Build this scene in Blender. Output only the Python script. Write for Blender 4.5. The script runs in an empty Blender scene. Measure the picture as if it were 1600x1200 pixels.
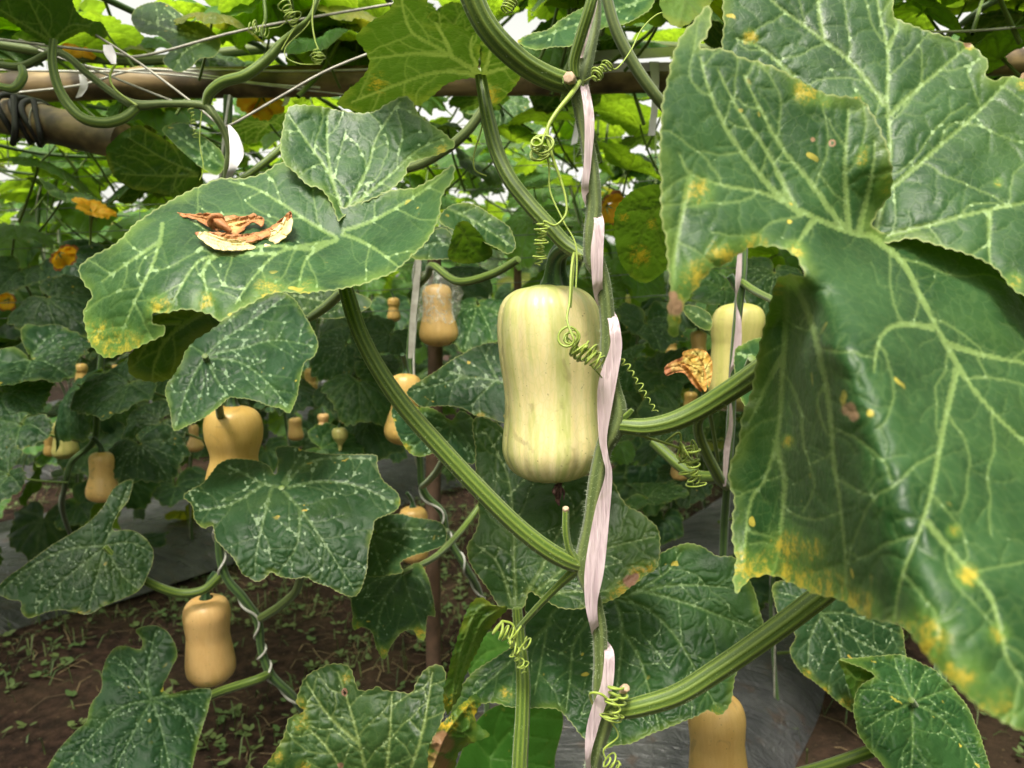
import bpy, math, random
import numpy as np
from mathutils import Vector, Matrix
from mathutils.kdtree import KDTree
from mathutils.geometry import delaunay_2d_cdt
R = math.radians
rng = np.random.RandomState(7)
random.seed(7)
SC = bpy.context.scene
COL = SC.collection

# ---------------------------------------------------------------- camera
CAMZ, PITCH, F = 1.25, R(6.0), 1142.0
cam = bpy.data.cameras.new('camera')
camo = bpy.data.objects.new('camera', cam); COL.objects.link(camo)
camo.location = (0, 0, CAMZ); camo.rotation_euler = (R(90) - PITCH, 0, 0)
cam.sensor_width = 36.0; cam.lens = 36.0 * F / 1600.0
cam.clip_start = 0.02; cam.clip_end = 400
cam.dof.use_dof = True; cam.dof.focus_distance = 0.66; cam.dof.aperture_fstop = 9
SC.camera = camo
# ---------------------------------------------------------------- light
SUN_EL, SUN_AZ = R(62), R(200)      # azimuth clockwise from +Y: high, behind and to the left of the camera
w = bpy.data.worlds.new('World'); SC.world = w; w.use_nodes = True
nt = w.node_tree; nt.nodes.clear()
sky = nt.nodes.new('ShaderNodeTexSky'); sky.sky_type = 'NISHITA'; sky.sun_disc = False
sky.sun_elevation = SUN_EL; sky.sun_rotation = SUN_AZ; sky.dust_density = 5; sky.air_density = 1.0; sky.ozone_density = 1
hs = nt.nodes.new('ShaderNodeHueSaturation'); hs.inputs['Saturation'].default_value = 0.14; hs.inputs['Value'].default_value = 1.6
bg = nt.nodes.new('ShaderNodeBackground'); bg.inputs['Strength'].default_value = 0.15
wo = nt.nodes.new('ShaderNodeOutputWorld')
nt.links.new(sky.outputs[0], hs.inputs['Color']); tn = nt.nodes.new('ShaderNodeMix'); tn.data_type = 'RGBA'; tn.blend_type = 'MULTIPLY'; tn.inputs[0].default_value = 1; tn.inputs[7].default_value = (1.0, .975, .86, 1)   # hazy, slightly warm overcast
nt.links.new(hs.outputs[0], tn.inputs[6]); nt.links.new(tn.outputs[2], bg.inputs[0]); nt.links.new(bg.outputs[0], wo.inputs[0])
sl = bpy.data.lights.new('sun', 'SUN'); sl.energy = 3.4; sl.angle = R(14); sl.color = (1.0, 0.95, 0.84)
so = bpy.data.objects.new('sun', sl); COL.objects.link(so)
so.rotation_euler = Vector((math.sin(SUN_AZ) * math.cos(SUN_EL), math.cos(SUN_AZ) * math.cos(SUN_EL), math.sin(SUN_EL))).to_track_quat('Z', 'Y').to_euler()
SC.view_settings.view_transform = 'Standard'; SC.view_settings.look = 'None'
SC.view_settings.gamma = 1; SC.view_settings.exposure = 0.5
SC.render.engine = 'CYCLES'
SC.cycles.max_bounces = 8; SC.cycles.transparent_max_bounces = 8; SC.cycles.diffuse_bounces = 4
SC.cycles.use_denoising = True

# ---------------------------------------------------------------- helpers
cp, sp = math.cos(PITCH), math.sin(PITCH)
def PA(a):
    """(n,3) photo pixel x, pixel y, distance along the view axis -> world points"""
    a = np.asarray(a, float).reshape(-1, 3)
    X = (a[:, 0] - 800) / F * a[:, 2]; U = (600 - a[:, 1]) / F * a[:, 2]; D = a[:, 2]
    return np.c_[X, D * cp + U * sp, CAMZ - D * sp + U * cp]
def P(x, y, d): return PA([(x, y, d)])[0]
def catmull(pts, closed=False, n=8):
    p = np.asarray(pts, float); m = len(p); out = []
    idx = range(m) if closed else range(m - 1)
    for i in idx:
        g = (lambda k: p[k % m]) if closed else (lambda k: p[min(max(k, 0), m - 1)])
        a, b, c, d = g(i - 1), g(i), g(i + 1), g(i + 2)
        for t in np.arange(n) / n:
            out.append(0.5 * (2 * b + (c - a) * t + (2 * a - 5 * b + 4 * c - d) * t * t + (3 * b - 3 * c + d - a) * t ** 3))
    if not closed: out.append(p[-1])
    return np.array(out)
def resample(p, step, closed=False):
    if closed: p = np.r_[p, p[:1]]
    L = np.r_[0, np.cumsum(np.linalg.norm(np.diff(p, axis=0), axis=1))]
    n = max(2, int(L[-1] / step))
    s = np.linspace(0, L[-1], n + 1)
    q = np.c_[tuple(np.interp(s, L, p[:, k]) for k in range(p.shape[1]))]
    return q[:-1] if closed else q
def mkmesh(name, V, faces, mats, attrs=None, midx=None, smooth=True):
    """faces: list of index arrays (n,3)/(n,4)"""
    me = bpy.data.meshes.new(name)
    V = np.asarray(V, np.float32)
    faces = [np.asarray(f, np.int32) for f in faces if len(f)]
    lv = np.concatenate([f.ravel() for f in faces]); tot = np.concatenate([np.full(len(f), f.shape[1], np.int32) for f in faces])
    st = np.r_[0, np.cumsum(tot)[:-1]].astype(np.int32)
    me.vertices.add(len(V)); me.vertices.foreach_set('co', V.ravel())
    me.loops.add(len(lv)); me.loops.foreach_set('vertex_index', lv)
    me.polygons.add(len(tot)); me.polygons.foreach_set('loop_start', st); me.polygons.foreach_set('loop_total', tot)
    if midx is not None: me.polygons.foreach_set('material_index', np.asarray(midx, np.int32))
    me.polygons.foreach_set('use_smooth', np.full(len(tot), bool(smooth)))
    me.update(calc_edges=True)
    for k, a in (attrs or {}).items():
        at = me.attributes.new(k, 'FLOAT', 'POINT'); at.data.foreach_set('value', np.asarray(a, np.float32))
    for m in (mats if isinstance(mats, (list, tuple)) else [mats]): me.materials.append(m)
    me.validate()
    return me
class MB:
    """collects pieces with the same attributes"""
    def __init__(s): s.V = []; s.F = []; s.M = []; s.A = {}; s.n = 0
    def add(s, V, F, mi=0, **A):
        V = np.asarray(V, float); F = np.asarray(F, int)
        if not len(V) or not len(F): return
        s.V.append(V); s.F.append(F + s.n); s.M.append(np.full(len(F), mi))
        for k in set(A) | set(s.A):
            if k not in s.A: s.A[k] = [np.zeros(s.n)]
            s.A[k].append(np.broadcast_to(np.asarray(A.get(k, 0.0), float), (len(V),)))
        s.n += len(V)
    def build(s, name, mats, parent=None, smooth=True, inv=None):
        V = np.concatenate(s.V)
        me = mkmesh(name, V, s.F, mats, {k: np.concatenate(v) for k, v in s.A.items()}, np.concatenate(s.M), smooth)
        return link(name, me, parent)
def link(name, data, parent=None):
    o = bpy.data.objects.new(name, data); COL.objects.link(o)
    if parent is not None:
        o.parent = parent
        o.matrix_parent_inverse = Matrix.Translation(-Vector(parent.location)) if parent.type == 'EMPTY' else Matrix.Identity(4)
    return o
def thing(name, label, cat, loc=(0, 0, 0), group=None):
    o = bpy.data.objects.new(name, None); COL.objects.link(o); o.location = Vector([float(c) for c in loc]); o.empty_display_size = .05
    return tag(o, label, cat, group)
def tag(o, label=None, cat=None, group=None, kind=None):
    if label: o['label'] = label
    if cat: o['category'] = cat
    if group: o['group'] = group
    if kind: o['kind'] = kind
    return o
def tps(ctrl):
    c = np.asarray(ctrl, float); x = c[:, :2] / 100.; n = len(c)
    def phi(r2): return np.where(r2 > 1e-9, 0.5 * r2 * np.log(np.maximum(r2, 1e-9)), 0)
    if n < 4:
        A = np.c_[np.ones(n), x]; s = np.linalg.lstsq(A, c[:, 2], rcond=None)[0]
        return lambda q: np.c_[np.ones(len(q)), np.asarray(q) / 100.] @ s
    K = phi(((x[:, None] - x[None]) ** 2).sum(-1)) + 0.02 * np.eye(n)
    Pm = np.c_[np.ones(n), x]; A = np.zeros((n + 3, n + 3)); A[:n, :n] = K; A[:n, n:] = Pm; A[n:, :n] = Pm.T
    s = np.linalg.solve(A + 1e-9 * np.eye(n + 3), np.r_[c[:, 2], 0, 0, 0])
    def f(q):
        q = np.asarray(q, float).reshape(-1, 2) / 100.
        return phi(((q[:, None] - x[None]) ** 2).sum(-1)) @ s[:n] + np.c_[np.ones(len(q)), q] @ s[n:]
    return f
def vnoise(p, scale, seed=0, oct=3):
    """cheap smooth 2D noise (sum of rotated sines)"""
    r = np.random.RandomState(seed); p = np.asarray(p, float) / scale; out = np.zeros(len(p)); a = 1.
    for o in range(oct):
        for k in range(4):
            th = r.rand() * 6.28; ph = r.rand() * 6.28; f = (0.7 + .6 * r.rand()) * 2 ** o
            out += a * np.sin((p[:, 0] * math.cos(th) + p[:, 1] * math.sin(th)) * f * 2 + ph) / 3
        a *= .5
    return out
def frames(p):
    t = np.gradient(p, axis=0); t /= np.linalg.norm(t, axis=1)[:, None] + 1e-12
    u = np.cross(t[0], [0.31, 0.2, 0.93]); u /= np.linalg.norm(u); U = [u]
    for i in range(1, len(p)):
        u = U[-1] - t[i] * (U[-1] @ t[i]); U.append(u / (np.linalg.norm(u) + 1e-12))
    U = np.array(U); return t, U, np.cross(t, U)
def tube(mb, pts, rad, sides=12, ribs=0, depth=.12, smooth=6, caps=True, hair=0, hlen=.0016, mi=0, seed=1, wob=0.0):
    """pts (n,3) world, rad scalar or (n,)"""
    pts = np.asarray(pts, float); rad = np.broadcast_to(np.asarray(rad, float), (len(pts),))
    q = catmull(np.c_[pts, rad], n=smooth) if smooth > 1 and len(pts) > 2 else np.c_[pts, rad]
    p, r = q[:, :3], np.abs(q[:, 3]); n = len(p); t, U, W = frames(p)
    a = np.arange(sides) / sides * 2 * math.pi
    if ribs:
        rb = 0.5 + 0.5 * np.cos(a * ribs); rr = 1 - depth * (1 - rb) ** 1.0
    else: rb = np.full(sides, .5); rr = np.ones(sides)
    rn = np.random.RandomState(seed)
    wv = 1 + wob * np.sin(np.arange(n) * .7 + rn.rand() * 6)[:, None] * rn.rand(n, 1)
    V = p[:, None] + (r[:, None] * wv * rr[None])[:, :, None] * (np.cos(a)[None, :, None] * U[:, None] + np.sin(a)[None, :, None] * W[:, None])
    i = np.arange(n - 1)[:, None] * sides; j = np.arange(sides)[None]; k = (j + 1) % sides
    Fq = np.stack([i + j, i + k, i + sides + k, i + sides + j], -1).reshape(-1, 4)
    L = np.r_[0, np.cumsum(np.linalg.norm(np.diff(p, axis=0), axis=1))]
    mb.add(V.reshape(-1, 3), Fq, mi, rib=np.tile(rb, n), along=np.repeat(L, sides))
    if caps:
        for e, s_ in ((0, 1), (n - 1, -1)):
            c = p[e] - t[e] * s_ * r[e] * .25; VV = np.r_[V[e], c[None]]
            f = np.stack([np.full(sides, sides), (np.arange(sides) + (1 if s_ > 0 else 0)) % sides, (np.arange(sides) + (0 if s_ > 0 else 1)) % sides], -1)
            mb.add(VV, f, mi, rib=.5)
    if hair:
        m = int(L[-1] * hair); s = rn.rand(m) * L[-1]; th = rn.rand(m) * 6.283
        c = np.c_[tuple(np.interp(s, L, p[:, k]) for k in range(3))]; ur = np.c_[tuple(np.interp(s, L, U[:, k]) for k in range(3))]; wr = np.c_[tuple(np.interp(s, L, W[:, k]) for k in range(3))]
        tt = np.c_[tuple(np.interp(s, L, t[:, k]) for k in range(3))]; rad_ = np.interp(s, L, r)
        d = np.cos(th)[:, None] * ur + np.sin(th)[:, None] * wr; side = np.cross(d, tt)
        base = c + d * (rad_ * .93)[:, None]; ln = hlen * (.5 + rn.rand(m))[:, None]
        tip = base + (d + tt * rn.uniform(-.5, .5, (m, 1)) + side * rn.uniform(-.4, .4, (m, 1))) * ln
        wdt = 0.00011
        VV = np.stack([base + side * wdt, base - side * wdt, tip, base + tt * wdt, base - tt * wdt], 1).reshape(-1, 3)
        b = np.arange(m)[:, None] * 5
        ff = np.concatenate([b + [0, 1, 2], b + [3, 4, 2]])
        mb.add(VV, ff, mi + 1, rib=1.)
def sm(x, a, b): 
    t = np.clip((x - a) / (b - a), 0, 1); return t * t * (3 - 2 * t)

# ---------------------------------------------------------------- materials
class NT:
    def __init__(s, name):
        s.m = bpy.data.materials.new(name); s.m.use_nodes = True; s.t = s.m.node_tree; s.t.nodes.clear()
        s.out = s.n('ShaderNodeOutputMaterial')
    def n(s, typ, ins=None, **kw):
        nd = s.t.nodes.new(typ)
        for k, v in kw.items(): setattr(nd, k, v)
        for k, v in (ins or {}).items(): s.set(nd, k, v)
        return nd
    def set(s, nd, k, v):
        i = nd.inputs[k]
        if hasattr(v, 'is_output') or isinstance(v, bpy.types.NodeSocket): s.t.links.new(v, i)
        elif isinstance(v, tuple) and len(v) == 3 and i.type == 'RGBA': i.default_value = (*v, 1)
        else: i.default_value = v
    def math(s, op, a, b=0.0, c=0.0, clamp=False):
        nd = s.n('ShaderNodeMath', operation=op, use_clamp=clamp); s.set(nd, 0, a); s.set(nd, 1, b)
        if op in ('MULTIPLY_ADD',): s.set(nd, 2, c)
        return nd.outputs[0]
    def mix(s, f, a, b):
        nd = s.n('ShaderNodeMix', data_type='RGBA'); s.set(nd, 0, f); s.set(nd, 6, a); s.set(nd, 7, b); return nd.outputs[2]
    def attr(s, k): return s.n('ShaderNodeAttribute', attribute_name=k).outputs['Fac']
    def noise(s, scale, detail=3, vec=None, dist=0.0, rough=.5):
        nd = s.n('ShaderNodeTexNoise', {'Scale': scale, 'Detail': detail, 'Distortion': dist, 'Roughness': rough}); s.set(nd, 'Vector', vec or s.obj()); return nd.outputs[0]
    def obj(s):
        if not hasattr(s, '_o'): s._o = s.n('ShaderNodeTexCoord').outputs['Object']
        return s._o
    def scaled(s, sc):
        return s.n('ShaderNodeMapping', {'Vector': s.obj(), 'Scale': sc}).outputs[0]
    def ramp(s, f, a, b, lo=0.0, hi=1.0):
        nd = s.n('ShaderNodeMapRange', {'Value': f, 'From Min': a, 'From Max': b, 'To Min': lo, 'To Max': hi}, interpolation_type='SMOOTHSTEP'); return nd.outputs[0]
    def bump(s, h, strength=.5, dist=.001):
        return s.n('ShaderNodeBump', {'Height': h, 'Strength': strength, 'Distance': dist}).outputs[0]
    def princ(s, **k):
        nd = s.n('ShaderNodeBsdfPrincipled')
        for a, b in k.items(): s.set(nd, a.replace('_', ' '), b)
        return nd.outputs[0]
    def done(s, sh): s.t.links.new(sh, s.out.inputs[0]); return s.m

def leaf_mat(name, dark, light, vein, under, fine=170., yel=.5, trans=.30, fleckc=(.27, .37, .19), gloss=.42, tcol=(.17, .34, .012), spec=.24, uv=.5):
    s = NT(name)
    rnd = s.n('ShaderNodeObjectInfo').outputs['Random']
    n1 = s.noise(22, 3); n2 = s.noise(9, 2)
    base = s.mix(s.ramp(n1, .3, .7), dark, light)
    vor = s.n('ShaderNodeTexVoronoi', {'Vector': s.n('ShaderNodeVectorMath', {0: s.obj(), 1: s.n('ShaderNodeVectorMath', {0: s.n('ShaderNodeTexNoise', {'Vector': s.obj(), 'Scale': 120.}).outputs['Color'], 1: (.004, .004, .004)}, operation='MULTIPLY').outputs[0]}, operation='ADD').outputs[0], 'Scale': fine}, feature='DISTANCE_TO_EDGE')
    net = s.ramp(vor.outputs[0], 0.0, .09, 1, 0)
    base = s.mix(s.math('MULTIPLY', net, .10), base, vein)
    ve = s.attr('vein'); fl = s.attr('fleck'); ed = s.attr('edge'); ye = s.attr('yel'); br = s.attr('brn')
    grain = s.noise(420, 2)
    base = s.mix(s.ramp(s.math('ADD', fl, s.math('MULTIPLY', s.math('SUBTRACT', grain, .5), .25)), .30, .62), base, fleckc)
    base = s.mix(s.math('MULTIPLY', ve, .70), base, vein)
    # yellowing margin
    yn = s.ramp(s.math('ADD', s.math('MULTIPLY', s.noise(30, 3), 1.0), s.math('MULTIPLY', rnd, .16)), .50, .72)
    ym = s.math('MULTIPLY', s.math('MULTIPLY', s.ramp(ed, 0.0, .010, 1, 0), yn), yel)
    base = s.mix(ym, base, (.16, .23, .03))
    rim = s.math('MULTIPLY', s.ramp(ed, 0.0, .0016, 1, 0), .7)
    base = s.mix(rim, base, (.30, .33, .12))
    yy = s.math('MULTIPLY', s.ramp(s.math('MULTIPLY', ye, s.math('MULTIPLY_ADD', s.math('ADD', s.math('MULTIPLY', s.noise(110, 4), .45), s.math('MULTIPLY', s.noise(380, 5, rough=.75), .55)), 5.5, -2.1)), .25, 1.1), .85)
    base = s.mix(s.math('MULTIPLY', s.ramp(ye, .05, .7), .5), base, (.12, .21, .03))
    base = s.mix(yy, base, (.42, .30, .03))
    spots = s.math('MULTIPLY', s.ramp(s.noise(75, 1), .715, .76), s.ramp(n2, .5, .62))
    base = s.mix(spots, base, (.42, .33, .05))
    bb = s.ramp(s.math('ADD', br, s.math('MULTIPLY', s.math('SUBTRACT', s.noise(140, 3), .5), .6)), .35, .7)
    base = s.mix(bb, base, (.26, .15, .09))
    # dusty bloom / fine hairs
    dust = s.math('MULTIPLY', s.ramp(s.noise(700, 1), .55, .75), .05)
    base = s.mix(dust, base, (.20, .27, .17))
    base = s.mix(s.math('MULTIPLY', s.ramp(s.noise(13, 4), .5, .75), .35), base, (.06, .115, .018))
    hsv = s.n('ShaderNodeHueSaturation', {'Color': base, 'Hue': s.math('MULTIPLY_ADD', rnd, .03, .485), 'Value': s.math('MULTIPLY_ADD', rnd, .3, .85)}).outputs[0]
    ub = s.mix(s.math('MULTIPLY', ve, uv), s.mix(s.math('MULTIPLY', net, .12), under, vein), (.16, .24, .05))
    ub = s.mix(yy, ub, (.5, .33, .02)); ub = s.mix(bb, ub, (.22, .12, .06)); ub = s.mix(ym, ub, (.28, .30, .03))
    back = s.n('ShaderNodeNewGeometry').outputs['Backfacing']
    colr = s.mix(back, hsv, ub)
    h = s.math('ADD', s.math('MULTIPLY', net, -.10), s.math('MULTIPLY', s.noise(260, 3), .8))
    h = s.math('ADD', h, s.math('MULTIPLY', s.noise(60, 2), 2.2))
    bmp = s.bump(h, .55, .0011)
    pr = s.princ(Base_Color=colr, Roughness=s.ramp(n1, .3, .7, gloss - .05, gloss + .12), Normal=bmp, Specular_IOR_Level=spec, Sheen_Weight=.03, Sheen_Roughness=.4)
    tc = s.mix(s.math('MULTIPLY', ve, uv), tcol, (.10, .16, .01) if uv < .8 else (.30, .42, .06)); tc = s.mix(yy, tc, (.6, .40, .02)); tc = s.mix(bb, tc, (.15, .07, .02)); tc = s.mix(ym, tc, (.30, .40, .03))
    tc = s.mix(s.math('MULTIPLY', s.ramp(n2, .35, .65), .45), tc, (.10, .22, .015))
    tr = s.n('ShaderNodeBsdfTranslucent', {'Color': tc, 'Normal': bmp}).outputs[0]
    mx = s.n('ShaderNodeMixShader', {0: trans}); s.set(mx, 1, pr); s.set(mx, 2, tr)
    return s.done(mx.outputs[0])
M = {}
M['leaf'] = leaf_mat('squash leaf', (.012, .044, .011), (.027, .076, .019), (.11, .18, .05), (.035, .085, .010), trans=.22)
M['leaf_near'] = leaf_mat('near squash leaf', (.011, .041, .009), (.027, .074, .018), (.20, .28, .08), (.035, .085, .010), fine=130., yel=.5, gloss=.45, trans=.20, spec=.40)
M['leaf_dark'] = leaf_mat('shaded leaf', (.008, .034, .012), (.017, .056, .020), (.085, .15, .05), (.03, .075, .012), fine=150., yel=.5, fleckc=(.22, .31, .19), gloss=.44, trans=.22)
M['leaf_backlit'] = leaf_mat('backlit leaf', (.05, .14, .04), (.09, .21, .05), (.22, .34, .12), (.12, .22, .04), yel=.5, trans=.52, tcol=(.40, .62, .02))  # canopy backlight painted in as a brighter base and translucent tint
M['leaf_roof'] = leaf_mat('roof leaf', (.02, .06, .012), (.04, .09, .02), (.11, .18, .05), (.035, .09, .010), trans=.20, tcol=(.09, .19, .006), uv=.95)  # dark tint and low translucency stand in for missing canopy shade
M['leaf_yellow'] = leaf_mat('yellowing leaf', (.10, .15, .02), (.22, .22, .03), (.3, .32, .1), (.14, .16, .03), yel=.9, trans=.4, tcol=(.42, .42, .02))
M['weed'] = leaf_mat('weed leaf', (.04, .16, .02), (.06, .22, .03), (.12, .30, .05), (.08, .18, .03), fine=20, yel=0., gloss=.3)

def stem_mat(name, a, b, c, rough=.5):
    s = NT(name); rb = s.attr('rib')
    base = s.mix(s.ramp(rb, .25, .85), a, b)
    base = s.mix(s.math('MULTIPLY', s.ramp(s.noise(60, 3), .45, .75), .5), base, c)
    sp_ = s.ramp(s.noise(900, 1), .63, .72)
    base = s.mix(s.math('MULTIPLY', sp_, .35), base, (.24, .32, .10))
    bmp = s.bump(s.noise(500, 3), .4, .0005)
    pr = s.princ(Base_Color=base, Roughness=rough, Normal=bmp, Specular_IOR_Level=.4, Subsurface_Weight=.0, Sheen_Weight=.2)
    return s.done(pr)
M['petiole'] = stem_mat('petiole', (.052, .098, .008), (.135, .195, .024), (.085, .135, .012))
M['stem'] = stem_mat('vine stem', (.055, .085, .016), (.12, .155, .042), (.075, .11, .024), .6)
M['peduncle'] = stem_mat('fruit stalk', (.008, .034, .010), (.035, .085, .018), (.015, .05, .012), .38)
M['tendril'] = stem_mat('tendril', (.20, .28, .03), (.34, .42, .07), (.26, .32, .04), .4)
M['stemfar'] = stem_mat('far stem', (.03, .07, .018), (.08, .15, .03), (.04, .08, .02), .6)
def simple(name, col, col2=None, scale=40, rough=.6, bump=.3, bscale=200, bd=.001, **kw):
    s = NT(name); c = s.mix(s.ramp(s.noise(scale, 4), .3, .7), col, col2 or col)
    return s.done(s.princ(Base_Color=c, Roughness=rough, Normal=s.bump(s.noise(bscale, 3), bump, bd), **kw))
s = NT('plant hair'); M['hair'] = s.done(s.princ(Base_Color=(.50, .58, .38), Roughness=.5))
s = NT('plastic tape')
fold = s.n('ShaderNodeTexWave', {'Vector': s.obj(), 'Scale': 22., 'Distortion': 5., 'Detail': 3.}, bands_direction='X').outputs['Fac']
fib = s.noise(60, 3, vec=s.scaled((6, 6, .35)))
tapec = s.mix(s.ramp(fib, .3, .7), (.62, .46, .52), (.80, .64, .69))
tp = s.princ(Base_Color=s.mix(s.math('MULTIPLY', s.ramp(s.noise(35, 4), .62, .75), .5), tapec, (.40, .33, .22)), Roughness=.33, Normal=s.bump(s.math('ADD', fib, s.math('MULTIPLY', s.noise(25, 2), .8)), .9, .002), Specular_IOR_Level=.5)
tt = s.n('ShaderNodeBsdfTranslucent', {'Color': (.8, .62, .64)}).outputs[0]
mx = s.n('ShaderNodeMixShader', {0: .3}); s.set(mx, 1, tp); s.set(mx, 2, tt); M['tape'] = s.done(mx.outputs[0])
M['string'] = simple('white string', (.55, .54, .50), (.38, .36, .32), 60, .5)
M['greystring'] = simple('weathered string', (.42, .40, .35), (.27, .25, .21), 60, .6)
s = NT('bamboo'); g = s.noise(8, 4, vec=s.scaled((1, 6, 6)))
M['bamboo'] = s.done(s.princ(Base_Color=s.mix(s.ramp(s.noise(14, 4), .4, .65), s.mix(s.ramp(g, .3, .7), (.18, .12, .055), (.34, .24, .12)), (.06, .04, .022)), Roughness=.5, Normal=s.bump(g, .4, .002)))
M['wood'] = simple('stake wood', (.13, .072, .045), (.07, .042, .028), 30, .8, .6, 120, .002)
M['cutwood'] = simple('cut face', (.50, .36, .25), (.36, .24, .16), 300, .8)
M['black'] = simple('black rubber', (.012, .012, .012), (.02, .02, .02), 50, .5)
M['wire'] = simple('wire', (.10, .11, .10), (.16, .17, .15), 50, .45)
M['film'] = simple('white film', (.75, .72, .74), (.62, .58, .62), 20, .35, .6, 30, .004)
M['rust'] = simple('dried tip', (.30, .16, .08), (.12, .05, .03), 300, .8)
M['dead'] = simple('blossom remnant', (.05, .025, .02), (.13, .06, .05), 200, .8, .8, 300, .002)
# soil
s = NT('soil'); n1 = s.noise(2.2, 5); n2 = s.noise(25, 6, rough=.65)
c = s.mix(s.ramp(n2, .35, .7), (.018, .010, .007), (.075, .040, .027)); c = s.mix(s.math('MULTIPLY', s.ramp(n1, .45, .65), .5), c, (.075, .050, .028))
c = s.mix(s.math('MULTIPLY', s.ramp(s.noise(60, 3), .66, .72), .7), c, (.16, .11, .06))
M['soil'] = s.done(s.princ(Base_Color=c, Roughness=.95, Normal=s.bump(s.noise(45, 8, rough=.7), 1., .02), Specular_IOR_Level=.2))
s = NT('plastic mulch'); n1 = s.noise(5, 4, dist=1.2); wv = s.noise(3.0, 5, vec=s.scaled((1, 7, 1)), dist=.8)
c = s.mix(s.ramp(n1, .3, .7), (.035, .036, .040), (.075, .075, .078)); c = s.mix(s.math('MULTIPLY', s.ramp(s.noise(14, 5), .55, .7), .7), c, (.07, .048, .038))
hgt = s.math('ADD', wv, s.math('MULTIPLY', s.noise(18, 5, dist=2.5), .35))
M['mulch'] = s.done(s.princ(Base_Color=c, Roughness=s.ramp(s.noise(9, 4), .3, .7, .25, .5), Normal=s.bump(hgt, .9, .03), Specular_IOR_Level=.6))
# squash skins (rest coordinates: z up the fruit, metres)
def skin(name, base, stripe, pale, amt=.6, rough=.38):
    s = NT(name); rb = s.attr('rib')
    v = s.n('ShaderNodeAttribute', attribute_name='cyl').outputs['Vector']
    st = s.n('ShaderNodeTexNoise', {'Vector': s.n('ShaderNodeMapping', {'Vector': v, 'Scale': (1., 1., .10)}).outputs[0], 'Scale': 55., 'Detail': 4., 'Distortion': .5, 'Roughness': .6}).outputs[0]
    st2 = s.n('ShaderNodeTexNoise', {'Vector': s.n('ShaderNodeMapping', {'Vector': v, 'Scale': (1., 1., .22)}).outputs[0], 'Scale': 260., 'Detail': 2.}).outputs[0]
    vz = s.n('ShaderNodeTexVoronoi', {'Vector': s.n('ShaderNodeMapping', {'Vector': v, 'Scale': (1., 1., .35)}).outputs[0], 'Scale': 260.}, feature='DISTANCE_TO_EDGE').outputs[0]
    m = s.math('MULTIPLY', s.ramp(s.math('ADD', s.math('ADD', st, s.math('MULTIPLY', s.math('SUBTRACT', st2, .5), .22)), s.math('MULTIPLY', s.math('SUBTRACT', rb, .5), -.12)), .45, .68), amt)
    c = s.mix(m, base, stripe)
    c = s.mix(s.math('MULTIPLY', s.ramp(st2, .35, .75), .35), c, pale)
    c = s.mix(s.math('MULTIPLY', s.ramp(vz, 0., .12, 1, 0), .16), c, stripe)
    c = s.mix(s.math('MULTIPLY', s.ramp(s.noise(420, 0), .80, .83), .5), c, (.12, .09, .03))
    c = s.mix(s.math('MULTIPLY', s.ramp(s.attr('cap'), 0, 1), .8), c, stripe)
    rnd = s.n('ShaderNodeObjectInfo').outputs['Random']
    c = s.mix(s.math('MULTIPLY', s.ramp(s.noise(28, 5, dist=1.), .60, .68), .35), c, (.22, .15, .07))
    if amt < .8: c = s.n('ShaderNodeHueSaturation', {'Color': c, 'Hue': s.math('MULTIPLY_ADD', rnd, .014, .493), 'Value': s.math('MULTIPLY_ADD', rnd, -.30, 1.15), 'Saturation': s.math('MULTIPLY_ADD', rnd, .12, .95)}).outputs[0]
    return s.done(s.princ(Base_Color=c, Roughness=rough, Specular_IOR_Level=.45, Normal=s.bump(s.math('ADD', s.math('MULTIPLY', s.noise(300, 3), .5), s.noise(70, 2)), .25, .0009), Subsurface_Weight=.12, Subsurface_Radius=(.01, .008, .003), Subsurface_Scale=.5, Coat_Weight=.08, Coat_Roughness=.3))
M['skin_green'] = skin('unripe squash skin', (.78, .66, .33), (.42, .47, .13), (.88, .76, .50), .75)
M['skin_tan'] = skin('ripe squash skin', (.66, .42, .15), (.58, .34, .10), (.76, .52, .22), .4)
M['skin_mid'] = skin('half ripe squash skin', (.42, .38, .12), (.30, .32, .06), (.50, .44, .16), .6)
# petals
def petal_mat(name, a, b, c, tr=.35):
    s = NT(name); col = s.mix(s.ramp(s.noise(60, 5), .35, .68), a, b); col = s.mix(s.ramp(s.attr('edge'), .0, .006, 1, 0), col, c)
    col = s.mix(s.ramp(s.attr('brn'), .3, .7), col, (.36, .13, .05))
    bp = s.bump(s.math('ADD', s.noise(160, 4), s.math('MULTIPLY', s.attr('vein'), -1)), .8, .002)
    mx = s.n('ShaderNodeMixShader', {0: tr}); s.set(mx, 1, s.princ(Base_Color=col, Roughness=.6, Normal=bp)); s.set(mx, 2, s.n('ShaderNodeBsdfTranslucent', {'Color': col}).outputs[0])
    return s.done(mx.outputs[0])
M['petal'] = petal_mat('fresh petal', (.85, .38, .01), (.80, .48, .02), (.75, .40, .01))
M['dry_orange'] = petal_mat('dried petal', (.58, .27, .075), (.76, .48, .17), (.46, .19, .07), .2)
M['wilt'] = petal_mat('wilted petal', (.70, .42, .08), (.62, .52, .16), (.62, .30, .07), .25)
M['dry_cream'] = petal_mat('dried cream petal', (.74, .60, .22), (.68, .56, .24), (.78, .66, .34), .15)
s = NT('clear plastic bag')
mx = s.n('ShaderNodeMixShader', {0: s.ramp(s.noise(45, 4, dist=1.5), .45, .7, .10, .6)}); s.set(mx, 1, s.n('ShaderNodeBsdfTransparent').outputs[0]); s.set(mx, 2, s.princ(Base_Color=(.75, .75, .68), Roughness=.12, Normal=s.bump(s.noise(70, 4, dist=2), 1., .004), Specular_IOR_Level=.9)); M['bag'] = s.done(mx.outputs[0])
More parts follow.
